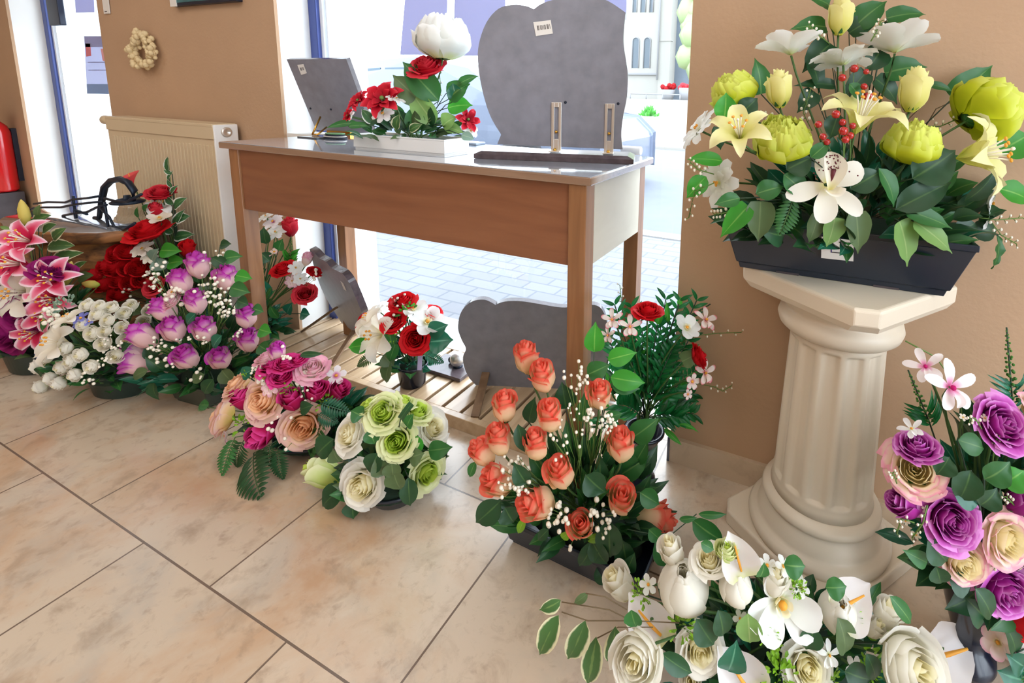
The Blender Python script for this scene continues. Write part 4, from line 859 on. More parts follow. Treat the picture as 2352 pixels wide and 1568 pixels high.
# cloud plaque
B1 = onz(1093, 884, .041); B2 = onz(1370, 896, .041); u_ = (B2-B1).normalized(); hn = V((-u_.y, u_.x, 0)); N4 = (hn*math.cos(.2)+V((0, 0, math.sin(.2)))).normalized()
p2 = empty('memorial_plaque', (B1+B2)/2, 'wide grey cloud shaped stone plaque standing on the platform behind the right table leg', 'memorial plaque')
out = [(1093, 884), (1078, 868), (1067, 845), (1063, 820), (1070, 801), (1061, 782), (1052, 755), (1056, 724), (1070, 702), (1090, 690), (1112, 688), (1128, 694), (1138, 700), (1152, 694), (1172, 691), (1202, 692), (1240, 698), (1294, 706), (1340, 700), (1372, 702), (1388, 720), (1397, 755), (1399, 800), (1394, 850), (1370, 896)]
P = plane_pts(seg(out[:13])+seg(out[12:])+[out[-1]], B1, N4); b = MB(); b.prism(P[::-1], N4*.018, 0, 1); b.build('stone', [m_stone, m_stone2], p2)
for (tx, ty, fx, fy) in ((1116, 856, 1091, 958), (1352, 862, 1372, 960)):
    a = plane_pts([(tx, ty-40)], B1-N4*.005, N4)[0]; a0 = plane_pts([(tx, ty)], B1-N4*.005, N4)[0]; ft = onz(fx, fy, .041); a = ft.lerp(a0, 1.0); dd = (ft-a).normalized(); sd = u_*.0125; n2 = dd.cross(sd).normalized()*.004
    b = MB(); b.hexa([ft-sd-n2, ft+sd-n2, ft+sd+n2, ft-sd+n2], [a-sd-n2, a+sd-n2, a+sd+n2, a-sd+n2]); b.build('stand_leg', m_legw, p2)
# small plaque with silver ball
a = onz(973, 852, .041); c = onz(1056, 878, .041); u_ = (c-a).normalized(); v_ = V((-u_.y, u_.x, 0)); q = empty('ball_ornament', (a+c)/2+v_*.05, 'grey slab with polished silver ball left of the cloud plaque', 'ornament'); M = Matrix(((u_.x, v_.x, 0, a.x), (u_.y, v_.y, 0, a.y), (0, 0, 1, .0415), (0, 0, 0, 1)))
b = MB(); b.box((0, 0, 0), ((c-a).length, .11, .012), M=M); b.build('slab', m_stone2, q, bevel=.001)
bc = onz(1046, 845, .0535); bc = bc+v_*.012; b = MB(); b.ball((bc.x, bc.y, .0535+.028), .026, 24, 16); b.build('ball', m_steel, q); b = MB(); b.lathe([(.018, .0), (.012, .006), (.01, .01)], (bc.x, bc.y, .0535), 16); b.build('foot', m_dark, q)
b = MB(); b.ball((bc.x-.035, bc.y+.01, .0535+.012), .012, 12, 8, sq=(1.1, 1, 1)); b.build('rosette', m_dark, q)
# ---------------------------------------------------------------- flower arrangements
# 1 yellow and white on the column
a = Arr('yellow_flower_arrangement', 'large yellow, lime and white silk flower arrangement in a dark box planter on the column', (.066, 1.08, .6505), (1950, 400), .22, .62, anchor=(.066, 1.10, .76))
p0 = onz(1699, 613, .6505); p1_ = onz(2168, 681, .6505); dv = p1_-p0; ang = math.atan2(dv.y, dv.x); md = (p0+p1_)/2; nb = V((-dv.y, dv.x, 0)).normalized(); WBt = dv.length
pc = md+nb*.065; PM = rect_pot(a.e, pc, ang, WBt, .13, WBt+.07, .165, .108, m_blk)
# feet notches and sticker
q = MB(); [q.box((x-.022, -.0665, 0), (x+.022, -.0645, .004), M=PM) for x in (-.09, .09)]; q.build('foot_slot', m_ink, a.e)
fN = (PM.to_3x3() @ V((0, 1, 0))); fP = PM @ V((0, -.0815, .06)); fN = (fN+V((0, 0, .16))).normalized()
st_ = sticker(a.e, [(1887, 543), (1925, 540), (1962, 562), (1960, 600), (1886, 592)][:1]+[(1961, 552), (1960, 600), (1886, 592)], PM @ V((0, -.078, .055)), fN, eps=.0045, name='price_sticker')
for qd, mt, nm in (([(1908, 556), (1911, 556), (1911, 580), (1908, 580)], m_bluep, 'printed_figure'), ([(1910, 578), (1940, 581), (1940, 583), (1910, 580)], m_ink, 'printed_line'), ([(1926, 556), (1931, 553), (1950, 569), (1945, 573)], m_ink, 'barcode'), ([(1941, 577), (1952, 574), (1950, 586), (1938, 582)], m_red, 'red_mark')):
    Pq = plane_pts(qd, PM @ V((0, -.078, .055))-fN*.0055, fN); q = MB(); q.prism(Pq, -fN*.0002); q.build(nm, mt, st_)
a.mound(.19, .06, .04, z=.735, rot=ang, c=pc)
a.fill(230, .27, .08, .17, c=(.066, 1.06, .75), L=.065, w=.034, mats=('dark', 'dark', 'mid', 'teal'))
for g in (('peony', 'ypeony', 2272, 246, 156, (.75, .45, -.1), .06), ('peony', 'ypeony', 1684, 210, 112, (-.55, .8, -.1)), ('peony', 'ypeony', 1797, 317, 132, (-.2, .85, .35)), ('peony', 'ypeony', 2096, 326, 124, (.1, .9, .1)),
          ('bud', 'yellow', 1931, 32, 60, (0, 1, .05)), ('bud', 'yellow', 1790, 198, 62, (-.1, 1, .0)), ('bud', 'yellow', 2100, 200, 72, (.08, 1, 0)),
          ('flat', 'white', 1936, 140, 140, (0, .9, -.35), .03), ('mag', 'white', 1815, 110, 150, (-.1, .95, -.25)), ('mag', 'white', 2056, 104, 170, (.1, .95, -.3)),
          ('flat', 'white', 1606, 297, 108, (-.85, .6, .15)), ('flat', 'white', 1652, 420, 118, (-.75, .05, .5)), ('flat', 'white', 2264, 470, 130, (.75, -.1, .55)),
          ('lily', 'ylily', 1698, 308, 140, (-.25, .6, .6), .15), ('lily', 'ylily', 1975, 275, 185, (.05, .8, .3)), ('lily', 'ylily', 2240, 356, 190, (.6, .25, .6), .12)):
    a.fl(*g[:6], off=(g[6] if len(g) > 6 else None))
a.fl('cymb', 'wlily', 1900, 424, 172, (0, .15, 1), roll=0)
a.leaves([(1719, 473, 1654, 546, 50, 'bright'), (1747, 462, 1741, 556, 62, 'olive'), (1880, 490, 1856, 560, 46, 'olive'), (1918, 499, 1897, 569, 54, 'light'), (1966, 486, 1970, 583, 56, 'olive'), (2066, 508, 2083, 612, 76, 'light'), (2099, 508, 2187, 582, 62, 'light'), (2081, 483, 2187, 525, 46, 'mid')], arch=.05, off=.12, prof=pf_heart, doff=-.01)
a.leaves([(1736, 445, 1800, 428, 46, 'mid'), (1806, 390, 1866, 362, 62, 'dark'), (1800, 400, 1850, 450, 52, 'mid'), (2018, 386, 2052, 476, 46, 'mid'), (2057, 481, 2185, 418, 60, 'dark'), (1953, 434, 2025, 393, 56, 'dark'), (2095, 410, 2195, 345, 84, 'dark'), (1700, 455, 1640, 470, 34, 'mid')], off=.13)
a.leaves([(2290, 350, 2365, 308, 70, 'bright'), (2290, 432, 2365, 462, 54, 'bright'), (2240, 512, 2180, 545, 44, 'dark'), (1663, 275, 1668, 212, 50, 'bright'), (1700, 262, 1740, 225, 46, 'dark'), (1660, 370, 1578, 366, 34, 'bright'), (1622, 405, 1577, 455, 42, 'bright'), (1640, 290, 1655, 345, 34, 'dark')], off=.04, twig=False)
a.leaves([(1966, 58, 2037, 3, 58, 'mid'), (2036, 42, 2127, 34, 42, 'mid'), (1950, 76, 2020, 40, 48, 'dark'), (1897, 62, 1813, 68, 46, 'mid'), (1905, 12, 1850, -6, 42, 'mid'), (2018, 68, 2070, 90, 44, 'mid'), (1908, 100, 1842, 168, 58, 'dark'), (2023, 115, 1985, 168, 56, 'dark'), (2032, 168, 2130, 154, 58, 'mid'), (1918, 196, 1820, 198, 28, 'dark'), (1748, 216, 1733, 132, 50, 'mid'), (2135, 195, 2188, 211, 20, 'mid'), (2188, 226, 2280, 150, 62, 'mid'), (1990, 165, 1930, 230, 46, 'dark'), (1860, 140, 1880, 215, 48, 'dark'), (2010, 180, 2060, 240, 52, 'dark'), (1870, 210, 1830, 260, 44, 'dark')], off=-.03, prof=pf_heart)
a.leaf(1925, 262, 1905, 320, 44, 'dark', off=.17); a.leaf(1862, 362, 1905, 325, 32, 'mid', off=.18); a.leaf(1950, 192, 1975, 232, 34, 'mid', off=.1)
a.fern(1822, 455, 1790, 538, 58, 'mid', off=.12)
a.leaf(2292, 540, 2277, 618, 26, 'mid', off=.06, wav=.12)
for x, y, r, n in ((1925, 300, 44, 9), (1965, 203, 50, 7)):
    a.gyp(x, y, r, n, 9, off=.19 if y > 250 else .1, mat=m_berry, name='berry_spray')
for pts in ([(1905, 100), (1880, 80), (1858, 60)], [(2000, 95), (2012, 75), (2024, 48)], [(1865, 300), (1845, 260), (1862, 205)], [(1800, 290), (1770, 268), (1740, 262)], [(2110, 290), (2160, 290), (2225, 262)]): a.sprig(pts, off=.03, n=9, sz=7)
for pts in ([(1640, 400), (1605, 390), (1585, 372)], [(1640, 420), (1595, 440), (1582, 500)], [(1690, 480), (1660, 490), (1640, 492)], [(2270, 500), (2300, 540), (2335, 560)], [(2250, 500), (2290, 505), (2350, 500)]): a.sprig(pts, off=.05, n=9, sz=7)
a.sprig([(2110, 250), (2060, 300), (2100, 230)], off=-.02, n=0, stem=m_twig, name='twig'); a.sprig([(2120, 300), (2150, 250), (2190, 232)], off=-.04, n=2, stem=m_twig, name='twig')
# 2 coral roses in a long dark planter
p0 = onz(1174, 1252, 0); a = Arr('coral_rose_arrangement', 'coral edged rosebud arrangement in a long black planter on the floor before the table leg', (p0.x+.15, p0.y+.06, 0), (1300, 1090), .21, .5, anchor=(p0.x+.15, p0.y+.06, .08))
rect_pot(a.e, (p0.x+.15, p0.y+.062, 0), -.03, .30, .115, .335, .145, .072, m_blk, ribs=1); a.mound(.14, .055, .05, z=.05)
a.fill(170, .17, .09, .17, c=(p0.x+.15, p0.y+.06, .08), L=.06, w=.028, mats=('dark', 'dark', 'mid'))
for g in ((1208, 816, 58, (-.15, 1, .1)), (1246, 860, 62, (-.12, .85, .5)), (1158, 930, 58, (-.05, 1, .25)), (1262, 950, 62, (-.05, .9, .4)), (1377, 904, 58, (0, .8, .5)), (1146, 1003, 60, (-.15, 1, .25)), (1106, 1036, 54, (-.5, .8, .2)), (1230, 1016, 58, (-.1, .95, .3)), (1140, 1100, 66, (-.45, .5, .5)), (1286, 1082, 66, (-.2, .85, .5)), (1427, 1018, 66, (-.05, .95, .35)), (1228, 1157, 74, (-.45, .4, .75)), (1428, 1142, 70, (.05, .7, .65)), (1336, 1203, 62, (-.1, .6, .75)), (1510, 1190, 68, (.85, .1, .35))):
    a.fl('bud', 'coral', *g)
a.leaves([(1365, 808, 1368, 738, 44, 'bright'), (1396, 826, 1463, 809, 40, 'bright'), (1402, 866, 1482, 879, 44, 'bright'), (1404, 880, 1470, 893, 34, 'mid'), (1349, 860, 1402, 836, 42, 'mid'), (1300, 938, 1290, 876, 52, 'dark'), (1338, 968, 1342, 900, 34, 'mid'), (1215, 970, 1230, 910, 34, 'dark'), (1450, 1006, 1513, 960, 50, 'mid'), (1422, 1092, 1492, 1046, 46, 'mid'), (1460, 1062, 1490, 1010, 34, 'mid'), (1390, 960, 1430, 948, 26, 'mid')], off=.0)
a.leaves([(1150, 1150, 1093, 1200, 52, 'dark'), (1160, 1165, 1180, 1200, 46, 'dark'), (1092, 1060, 1079, 1096, 20, 'mid'), (1400, 1195, 1402, 1280, 60, 'dark'), (1360, 1240, 1395, 1295, 44, 'dark'), (1380, 1290, 1385, 1345, 40, 'dark'), (1470, 1130, 1515, 1158, 40, 'mid'), (1345, 1090, 1390, 1130, 56, 'dark'), (1210, 1110, 1180, 1060, 40, 'dark'), (1190, 975, 1210, 1040, 32, 'dark'), (1205, 1190, 1190, 1225, 18, 'lime'), (1380, 1230, 1345, 1240, 18, 'lime'), (1290, 1235, 1310, 1218, 20, 'lime'), (1365, 1240, 1330, 1300, 40, 'dark'), (1430, 1240, 1445, 1310, 46, 'dark'), (1260, 1215, 1235, 1240, 22, 'dark')])
a.leaves([(1590, 1193, 1663, 1242, 46, 'mid'), (1604, 1180, 1670, 1180, 16, 'mid'), (1560, 1192, 1602, 1188, 14, 'mid'), (1506, 1238, 1546, 1294, 54, 'mid'), (1490, 1215, 1520, 1240, 30, 'mid'), (1437, 1312, 1458, 1268, 32, 'dark')], off=.1, twig=False)
a.sprig([(1440, 1215), (1490, 1225), (1545, 1225), (1600, 1180)], off=.1, n=0, stem=m_dstem, name='twig'); a.sprig([(1490, 1225), (1520, 1245), (1500, 1290)], off=.1, n=0, stem=m_dstem, name='twig')
for g in ((1326, 862, 30, 16, 6), (1375, 955, 30, 16, 6.5), (1395, 975, 18, 8, 6), (1178, 1092, 38, 34, 6), (1302, 1012, 36, 14, 5), (1284, 1192, 28, 16, 7.5), (1384, 1188, 32, 20, 7.5), (1305, 1254, 8, 3, 6), (1200, 1120, 20, 10, 6), (1320, 930, 20, 6, 4)): a.gyp(*g)
# 3 ivory and lime roses
p = onz(882, 1158, 0); a = Arr('lime_rose_arrangement', 'ivory and lime green rose arrangement in a low black bowl on the floor', (p.x, p.y+.04, 0), (880, 1035), .14, .75, anchor=(p.x, p.y+.04, .06))
round_pot(a.e, (p.x, p.y+.04, 0), .058, .085, .05, m_blk); a.mound(.08, .08, .05, z=.035)
a.fill(120, .11, .075, .09, c=(p.x, p.y+.04, .05), L=.055, w=.035, mats=('dark', 'mid', 'olive'))
for g in (('open', 'cream', 803, 996, 78, (-.4, .5, .6)), ('open', 'green', 880, 947, 78, (-.05, .6, .6)), ('open', 'green', 911, 1014, 78, (.1, .45, .8)), ('open', 'cream', 996, 982, 66, (.6, .5, .3)), ('open', 'green', 960, 944, 60, (.4, .8, .1)), ('open', 'green', 846, 930, 46, (-.4, .8, .1)), ('open', 'green', 925, 924, 52, (.15, 1, -.1)), ('bud', 'green', 737, 1085, 64, (-.75, .35, -.1)), ('open', 'cream', 832, 1115, 92, (-.15, .3, 1)), ('open', 'green', 981, 1086, 74, (.7, .15, .6))): a.fl(*g)
a.leaves([(984, 1034, 1040, 1026, 40, 'mid'), (790, 1115, 741, 1163, 48, 'dark'), (812, 1150, 812, 1192, 42, 'dark'), (938, 1096, 942, 1162, 38, 'dark'), (904, 1080, 922, 1124, 48, 'olive'), (766, 1008, 728, 1045, 50, 'dark'), (834, 955, 806, 942, 36, 'mid'), (870, 1040, 850, 1085, 44, 'dark'), (940, 1050, 975, 1040, 40, 'olive'), (850, 985, 862, 1020, 34, 'mid'), (960, 1000, 950, 1045, 34, 'bright'), (780, 1060, 765, 1030, 36, 'olive'), (900, 1060, 905, 1098, 40, 'olive'), (885, 1090, 862, 1050, 40, 'olive'), (935, 980, 950, 950, 30, 'mid')])
a.leaf(920, 962, 946, 926, 16, 'dark', off=.12, prof=lambda v: .9, name='ribbon_tag')
# 4 mixed peach and cerise with fern
p = onz(684, 1052, 0); a = Arr('mixed_rose_arrangement', 'peach, blush and cerise rose arrangement with fern fronds in a round black bowl', (p.x-.02, p.y+.07, 0), (645, 930), .19, .65, anchor=(p.x-.02, p.y+.07, .06))
round_pot(a.e, (p.x-.02, p.y+.07, 0), .07, .105, .045, m_blk); a.mound(.1, .1, .05, z=.03)
a.fill(150, .16, .07, .08, c=(p.x-.02, p.y+.07, .05), L=.06, w=.03, mats=('dark', 'mid', 'teal', 'dark'))
for g in (('open', 'peach', 543, 882, 62, (-.5, .7, .3)), ('open', 'peach', 507, 958, 72, (-.9, .2, .3)), ('open', 'peach', 604, 917, 84, (-.15, .35, .9)), ('open', 'peach', 696, 980, 88, (.25, .2, .9)), ('open', 'blush', 718, 844, 62, (.2, .8, .4)), ('bud', 'cerise', 556, 912, 46, (-.25, .7, .5)), ('bud', 'cerise', 670, 915, 48, (.0, .75, .6)), ('bud', 'cerise', 725, 894, 46, (.3, .8, .5)), ('bud', 'cerise', 778, 896, 46, (.7, .6, .4)), ('open', 'cerise', 646, 862, 50, (0, .8, .5)), ('open', 'cerise', 622, 838, 52, (-.2, .9, .3)), ('open', 'cerise', 656, 832, 52, (0, 1, .2)), ('open', 'cerise', 682, 826, 36, (.1, 1, .1)), ('bud', 'cerise', 601, 996, 56, (-.1, -.1, 1)), ('bud', 'pink', 637, 805, 36, (.1, 1, .1)), ('open', 'blush', 612, 820, 46, (-.3, .9, 0)), ('open', 'blush', 584, 946, 46, (-.4, .2, .6)),
          ('small', 'wlily', 597, 966, 34, (0, .3, 1)), ('small', 'wlily', 606, 868, 34, (-.1, .6, .8)), ('small', 'wlily', 690, 866, 36, (.1, .6, .8)), ('small', 'orchid', 772, 862, 44, (.5, .5, .6)), ('flat', 'blush', 622, 890, 40, (0, .5, .8)), ('flat', 'white', 700, 870, 34, (.2, .6, .6)), ('flat', 'blush', 520, 1000, 40, (-.7, 0, .5))): a.fl(*g)
for g in ((583, 1040, 600, 1140, 92, 'dark'), (540, 1004, 512, 1090, 44, 'mid'), (638, 1028, 651, 1098, 44, 'dark'), (742, 968, 716, 1048, 44, 'mid'), (736, 925, 802, 946, 44, 'teal'), (560, 1010, 545, 1070, 50, 'dark'), (620, 1020, 625, 1070, 46, 'dark'), (730, 950, 775, 970, 40, 'teal'), (480, 935, 460, 928, 30, 'mid')): a.fern(*g)
a.gyp(600, 858, 16, 7, 5); a.gyp(657, 812, 16, 6, 5); a.gyp(655, 990, 34, 7, 6); a.gyp(600, 1020, 16, 5, 5.5); a.gyp(700, 905, 16, 6, 4); a.box_(556, 975, 22, 30); a.box_(665, 895, 18, 24); a.box_(745, 925, 20, 24); a.box_(570, 865, 14, 16); a.gyp(588, 850, 14, 6, 5)
a.leaves([(555, 862, 590, 845, 28, 'teal'), (690, 815, 745, 812, 14, 'dark'), (690, 940, 720, 930, 30, 'dark'), (480, 930, 458, 928, 20, 'mid')])
# 5 pink tipped roses
p = onz(436, 930, 0); a = Arr('pink_tip_rose_arrangement', 'lilac tipped rosebud arrangement with baby\'s breath in an olive black box pot', (p.x, p.y+.05, 0), (455, 760), .24, .5, anchor=(p.x, p.y+.05, .09))
rect_pot(a.e, (p.x, p.y+.055, 0), .12, .135, .10, .165, .13, .078, m_olive, name='box_pot'); a.mound(.08, .06, .05, z=.06)
a.fill(190, .19, .11, .22, c=(p.x, p.y+.05, .07), L=.06, w=.03, mats=('dark', 'dark', 'mid', 'teal'))
for g in ((452, 605, 46, (-.1, 1, .2)), (518, 633, 44, (.1, 1, .2)), (414, 643, 46, (-.15, 1, .2)), (449, 689, 44, (0, 1, .3)), (373, 708, 46, (-.4, .8, .3)), (566, 722, 44, (.15, 1, .3)), (397, 752, 46, (-.1, .95, .35)), (469, 752, 46, (0, .95, .4)), (569, 778, 46, (.1, .85, .5)), (324, 769, 50, (-.6, .7, .2)), (313, 830, 56, (-.75, .35, .3)), (426, 817, 48, (-.05, .7, .6)), (505, 820, 44, (.05, .75, .6)), (304, 808, 40, (-.8, .5, .1))): a.fl('bud', 'pink', *g)
a.fl('open', 'blush', 392, 690, 40); a.fl('flat', 'blush', 398, 672, 44)
for g in ((494, 592, 20, 9, 4.5), (490, 662, 34, 24, 5), (512, 706, 22, 16, 5), (386, 806, 34, 26, 5), (446, 858, 20, 6, 5), (366, 632, 30, 16, 5), (350, 712, 14, 6, 4.5), (458, 770, 22, 12, 4.5), (400, 680, 20, 10, 6), (545, 770, 14, 6, 4.5)): a.gyp(*g)
a.leaves([(512, 595, 558, 588, 32, 'mid'), (541, 632, 580, 640, 30, 'bright'), (506, 563, 532, 560, 22, 'dark'), (580, 708, 606, 716, 26, 'mid'), (595, 756, 624, 764, 30, 'bright'), (595, 792, 618, 806, 30, 'mid'), (352, 876, 366, 918, 34, 'dark'), (520, 610, 485, 590, 26, 'dark'), (530, 660, 575, 672, 34, 'mid'), (545, 690, 572, 700, 30, 'dark'), (470, 860, 440, 875, 24, 'olive'), (510, 850, 540, 880, 34, 'olive'), (490, 870, 470, 905, 30, 'dark'), (340, 850, 305, 868, 24, 'olive'), (450, 720, 430, 745, 24, 'teal'), (510, 770, 490, 800, 30, 'teal')])
# 6 ivory small roses in oval tub
p = onz(226, 916, 0); a = Arr('ivory_rose_arrangement', 'dense arrangement of small ivory rosebuds with blue blossoms in a dark green oval tub', (p.x, p.y+.06, 0), (205, 800), .19, .75, anchor=(p.x, p.y+.06, .07))
round_pot(a.e, (p.x+.005, p.y+.062, 0), .088, .108, .085, m_dgreen, sy=.68, rot=.3); a.mound(.1, .075, .05, z=.06)
a.fill(130, .18, .13, .13, c=(p.x, p.y+.06, .07), L=.05, w=.022, mats=('dark', 'mid'))
wb = [(247, 735), (281, 751), (211, 765), (237, 789), (184, 815), (265, 818), (209, 842), (170, 861), (140, 844), (134, 881), (91, 889), (83, 843), (221, 722), (285, 719), (330, 738), (255, 706), (300, 702), (228, 704), (312, 762), (105, 820), (160, 830), (190, 745), (200, 700), (345, 712), (240, 760), (150, 800), (115, 870), (290, 780)]
for x, y in wb: a.fl('ball', 'cream', x, y, 28 if y < 765 else 32, ((x-205)/110+(R()-.5)*.3, (800-y)/110+.3, 1.5))
a.fl('lilyw', 'wlily', 134, 786, 100, (-.35, .5, .75)); a.fl('lilyw', 'wlily', 160, 735, 60, (-.2, .9, .3))
for x, y, w in ((186, 730, 34), (205, 738, 24), (92, 795, 30), (86, 812, 24), (178, 745, 22)): a.fl('small', 'lilac', x, y, w)
a.gyp(258, 784, 16, 10, 4); a.gyp(235, 828, 16, 8, 4); a.gyp(196, 872, 18, 9, 4.5); a.gyp(120, 720, 22, 16, 5, mat=m_gyp); a.box_(148, 705, 24, 26, 'grey'); a.box_(112, 730, 14, 14, 'light')
a.leaves([(110, 740, 96, 760, 26, 'mid'), (90, 860, 100, 842, 24, 'dark'), (280, 800, 300, 790, 22, 'dark')])
# 7 pink lilies far left
p = onz(34, 856, 0); a = Arr('pink_lily_arrangement', 'striped pink lily arrangement with wine roses and yellow buds at the far left', (p.x, p.y+.08, 0), (60, 700), .26, .45, anchor=(p.x, p.y+.08, .09))
round_pot(a.e, (p.x, p.y+.07, 0), .105, .125, .085, m_dgreen, sy=.75); a.mound(.11, .08, .05, z=.06)
a.fill(170, .2, .12, .24, c=(p.x, p.y+.08, .08), L=.07, w=.026, mats=('dark', 'mid', 'olive'), prof=pf_lance)
for g in (('lily', 'pinklily', 62, 552, 104, (.05, .5, .75)), ('lily', 'pinklily', 42, 606, 104, (-.1, .35, .85)), ('lily', 'pinklily', 124, 640, 96, (.3, .4, .8)), ('lily', 'pinklily', 120, 686, 92, (.3, .2, .8)), ('lily', 'pinklily', 82, 762, 84, (.2, .1, .9)), ('lily', 'pinklily', 104, 720, 80, (.4, .1, .8)), ('lilyw', 'wlily', 48, 672, 110, (-.1, .3, .9)), ('open', 'magenta', 50, 720, 84, (.1, .2, .9)), ('open', 'magenta', 18, 764, 86, (-.2, .1, .9)), ('open', 'magenta', 5, 680, 70, (-.3, .4, .7)), ('open', 'magenta', 110, 612, 56, (.3, .7, .2)), ('open', 'magenta', 140, 620, 46, (.5, .7, .1)), ('open', 'magenta', 4, 626, 60, (-.5, .5, .5))): a.fl(*g)
def budleaf(a, bx, by, tx, ty, w, off=.02):
    A = a.at(bx, by, off); B = a.at(tx, ty, off); m = a.pxm(bx, by, off); q = MB(); d = B-A; q.tube([A+d*t for t in (0, .1, .35, .65, .88, 1)], [w*.12*m, w*.3*m, w*.5*m, w*.46*m, w*.24*m, w*.05*m], 10); q.tube([A, A.lerp(a.anchor, .5), a.anchor], .0015, 4, mat=1); q.build('flower_bud', [PT['ybud'], m_stem], a.e)
for g in ((62, 518, 48, 458, 20), (150, 655, 164, 600, 20), (228, 655, 188, 650, 18)): budleaf(a, *g)
a.leaves([(74, 512, 118, 494, 26, 'varieg'), (98, 533, 130, 515, 26, 'varieg'), (122, 550, 152, 524, 26, 'varieg'), (110, 566, 172, 564, 30, 'varieg'), (118, 598, 192, 580, 28, 'varieg'), (88, 500, 92, 470, 16, 'olive'), (70, 535, 78, 500, 22, 'mid'), (30, 528, 0, 520, 8, 'light'), (180, 640, 215, 632, 24, 'olive'), (60, 800, 40, 840, 22, 'olive'), (100, 790, 80, 830, 18, 'varieg'), (170, 620, 200, 600, 18, 'varieg')], prof=pf_lance, off=.0)
# 8 red roses with white edged leaves
p = onz(345, 800, 0); a = Arr('red_rose_arrangement', 'tall red rose arrangement with white edged leaves before the radiator', (p.x, p.y+.12, 0), (330, 640), .26, .35, anchor=(p.x, p.y+.12, .1))
round_pot(a.e, (p.x, p.y+.12, 0), .07, .10, .10, m_dgreen); a.mound(.08, .08, .06, z=.07)
a.fill(150, .18, .09, .26, c=(p.x+.01, p.y+.12, .08), L=.06, w=.028, mats=('dark', 'mid', 'grey'))
for g in (('open', 'crimson', 368, 440, 50, (.1, .8, .3)), ('open', 'red', 337, 526, 72, (-.1, .9, .3)), ('bud', 'red', 431, 569, 32, (.3, .9, .2)), ('open', 'crimson', 351, 656, 42, (0, .5, .8)), ('bud', 'crimson', 358, 480, 28, (0, .9, .3))): a.fl(*g)
for x, y in ((269, 581), (245, 609), (221, 628), (273, 640), (304, 646), (318, 615), (292, 575), (273, 672), (240, 650), (296, 612), (214, 648), (330, 640), (262, 612)): a.fl('ball', 'red', x, y, 42, ((x-270)/90, .6, .8), off=.08)
for g in (('flat', 'wlily', 328, 572, 46), ('flat', 'wlily', 345, 590, 36), ('lilyw', 'white', 372, 475, 60), ('small', 'white', 350, 445, 30), ('mag', 'wlily', 366, 500, 46)): a.fl(*g)
a.fl('calla', 'poppy', 296, 406, 36, (-.3, 1, .1), off=.0); 
for r in [(387, 395, 386, 358, 14), (386, 415, 398, 392, 12), (392, 445, 410, 425, 12), (400, 478, 430, 454, 24), (404, 505, 438, 496, 26), (400, 545, 448, 538, 26), (396, 400, 376, 390, 10), (396, 430, 384, 412, 10), (398, 470, 380, 450, 16), (398, 535, 372, 520, 18), (345, 540, 310, 545, 26), (408, 560, 446, 556, 20), (400, 520, 425, 480, 18)]: a.leaf(*r, mat='variw', off=.0)
a.sprig([(398, 560), (396, 480), (392, 420), (386, 362)], off=.0, n=0, stem=m_stem, name='stem_branch')
a.leaves([(368, 575, 418, 577, 34, 'bright'), (385, 605, 428, 600, 32, 'bright'), (330, 485, 342, 468, 14, 'mid'), (318, 500, 316, 474, 10, 'mid'), (350, 600, 365, 570, 30, 'grey'), (375, 620, 360, 590, 34, 'grey'), (300, 700, 330, 720, 30, 'olive'), (240, 680, 215, 700, 26, 'dark')])
a.gyp(352, 632, 24, 12, 4); a.gyp(292, 672, 10, 5, 4)
# 9 small pot behind the left table leg
p = onz(657, 778, 0); a = Arr('potted_red_rose_bunch', 'small pot of red roses and white blossoms on the floor behind the left table leg', (p.x, 1.09, 0), (660, 640), .17, .5, anchor=(p.x, 1.09, .09)); bp = a.base
round_pot(a.e, bp, .042, .056, .09, m_blk2); a.mound(.045, .045, .03, z=.075)
a.fill(110, .10, .07, .12, c=bp+V((0, 0, .08)), L=.05, w=.024, mats=('teal', 'teal', 'mid', 'dark'))
a.fill(60, .06, .05, .30, c=bp+V((0, 0, .14)), L=.045, w=.018, mats=('mid', 'dark', 'teal'))
for g in (('bud', 'crimson', 666, 517, 34, (.05, 1, .2)), ('open', 'red', 648, 616, 42, (-.05, .8, .4)), ('open', 'crimson', 700, 674, 42, (.3, .5, .5)), ('open', 'red', 722, 622, 28, (.5, .7, .1)), ('flat', 'white', 612, 498, 40, (-.3, .8, .3)), ('flat', 'orchid', 628, 510, 44, (-.1, .7, .5)), ('flat', 'white', 634, 534, 44, (0, .7, .5)), ('bud', 'blush', 706, 592, 24, (.3, 1, 0)), ('flat', 'white', 680, 615, 34), ('flat', 'blush', 672, 645, 32), ('small', 'blush', 630, 578, 28), ('flat', 'white', 690, 640, 30), ('small', 'blush', 606, 588, 24)): a.fl(*g)
a.spike(668, 600, 668, 540, 12, lm='bright', ll=24, leaves=9)
a.leaves([(612, 560, 606, 520, 26, 'dark'), (640, 575, 650, 548, 24, 'mid'), (620, 600, 598, 580, 28, 'dark'), (625, 660, 608, 690, 24, 'mid'), (690, 720, 712, 722, 26, 'teal'), (660, 720, 672, 695, 26, 'teal'), (618, 680, 602, 640, 24, 'teal'), (640, 730, 620, 700, 20, 'mid')]); a.gyp(728, 630, 10, 8, 4, k=1)
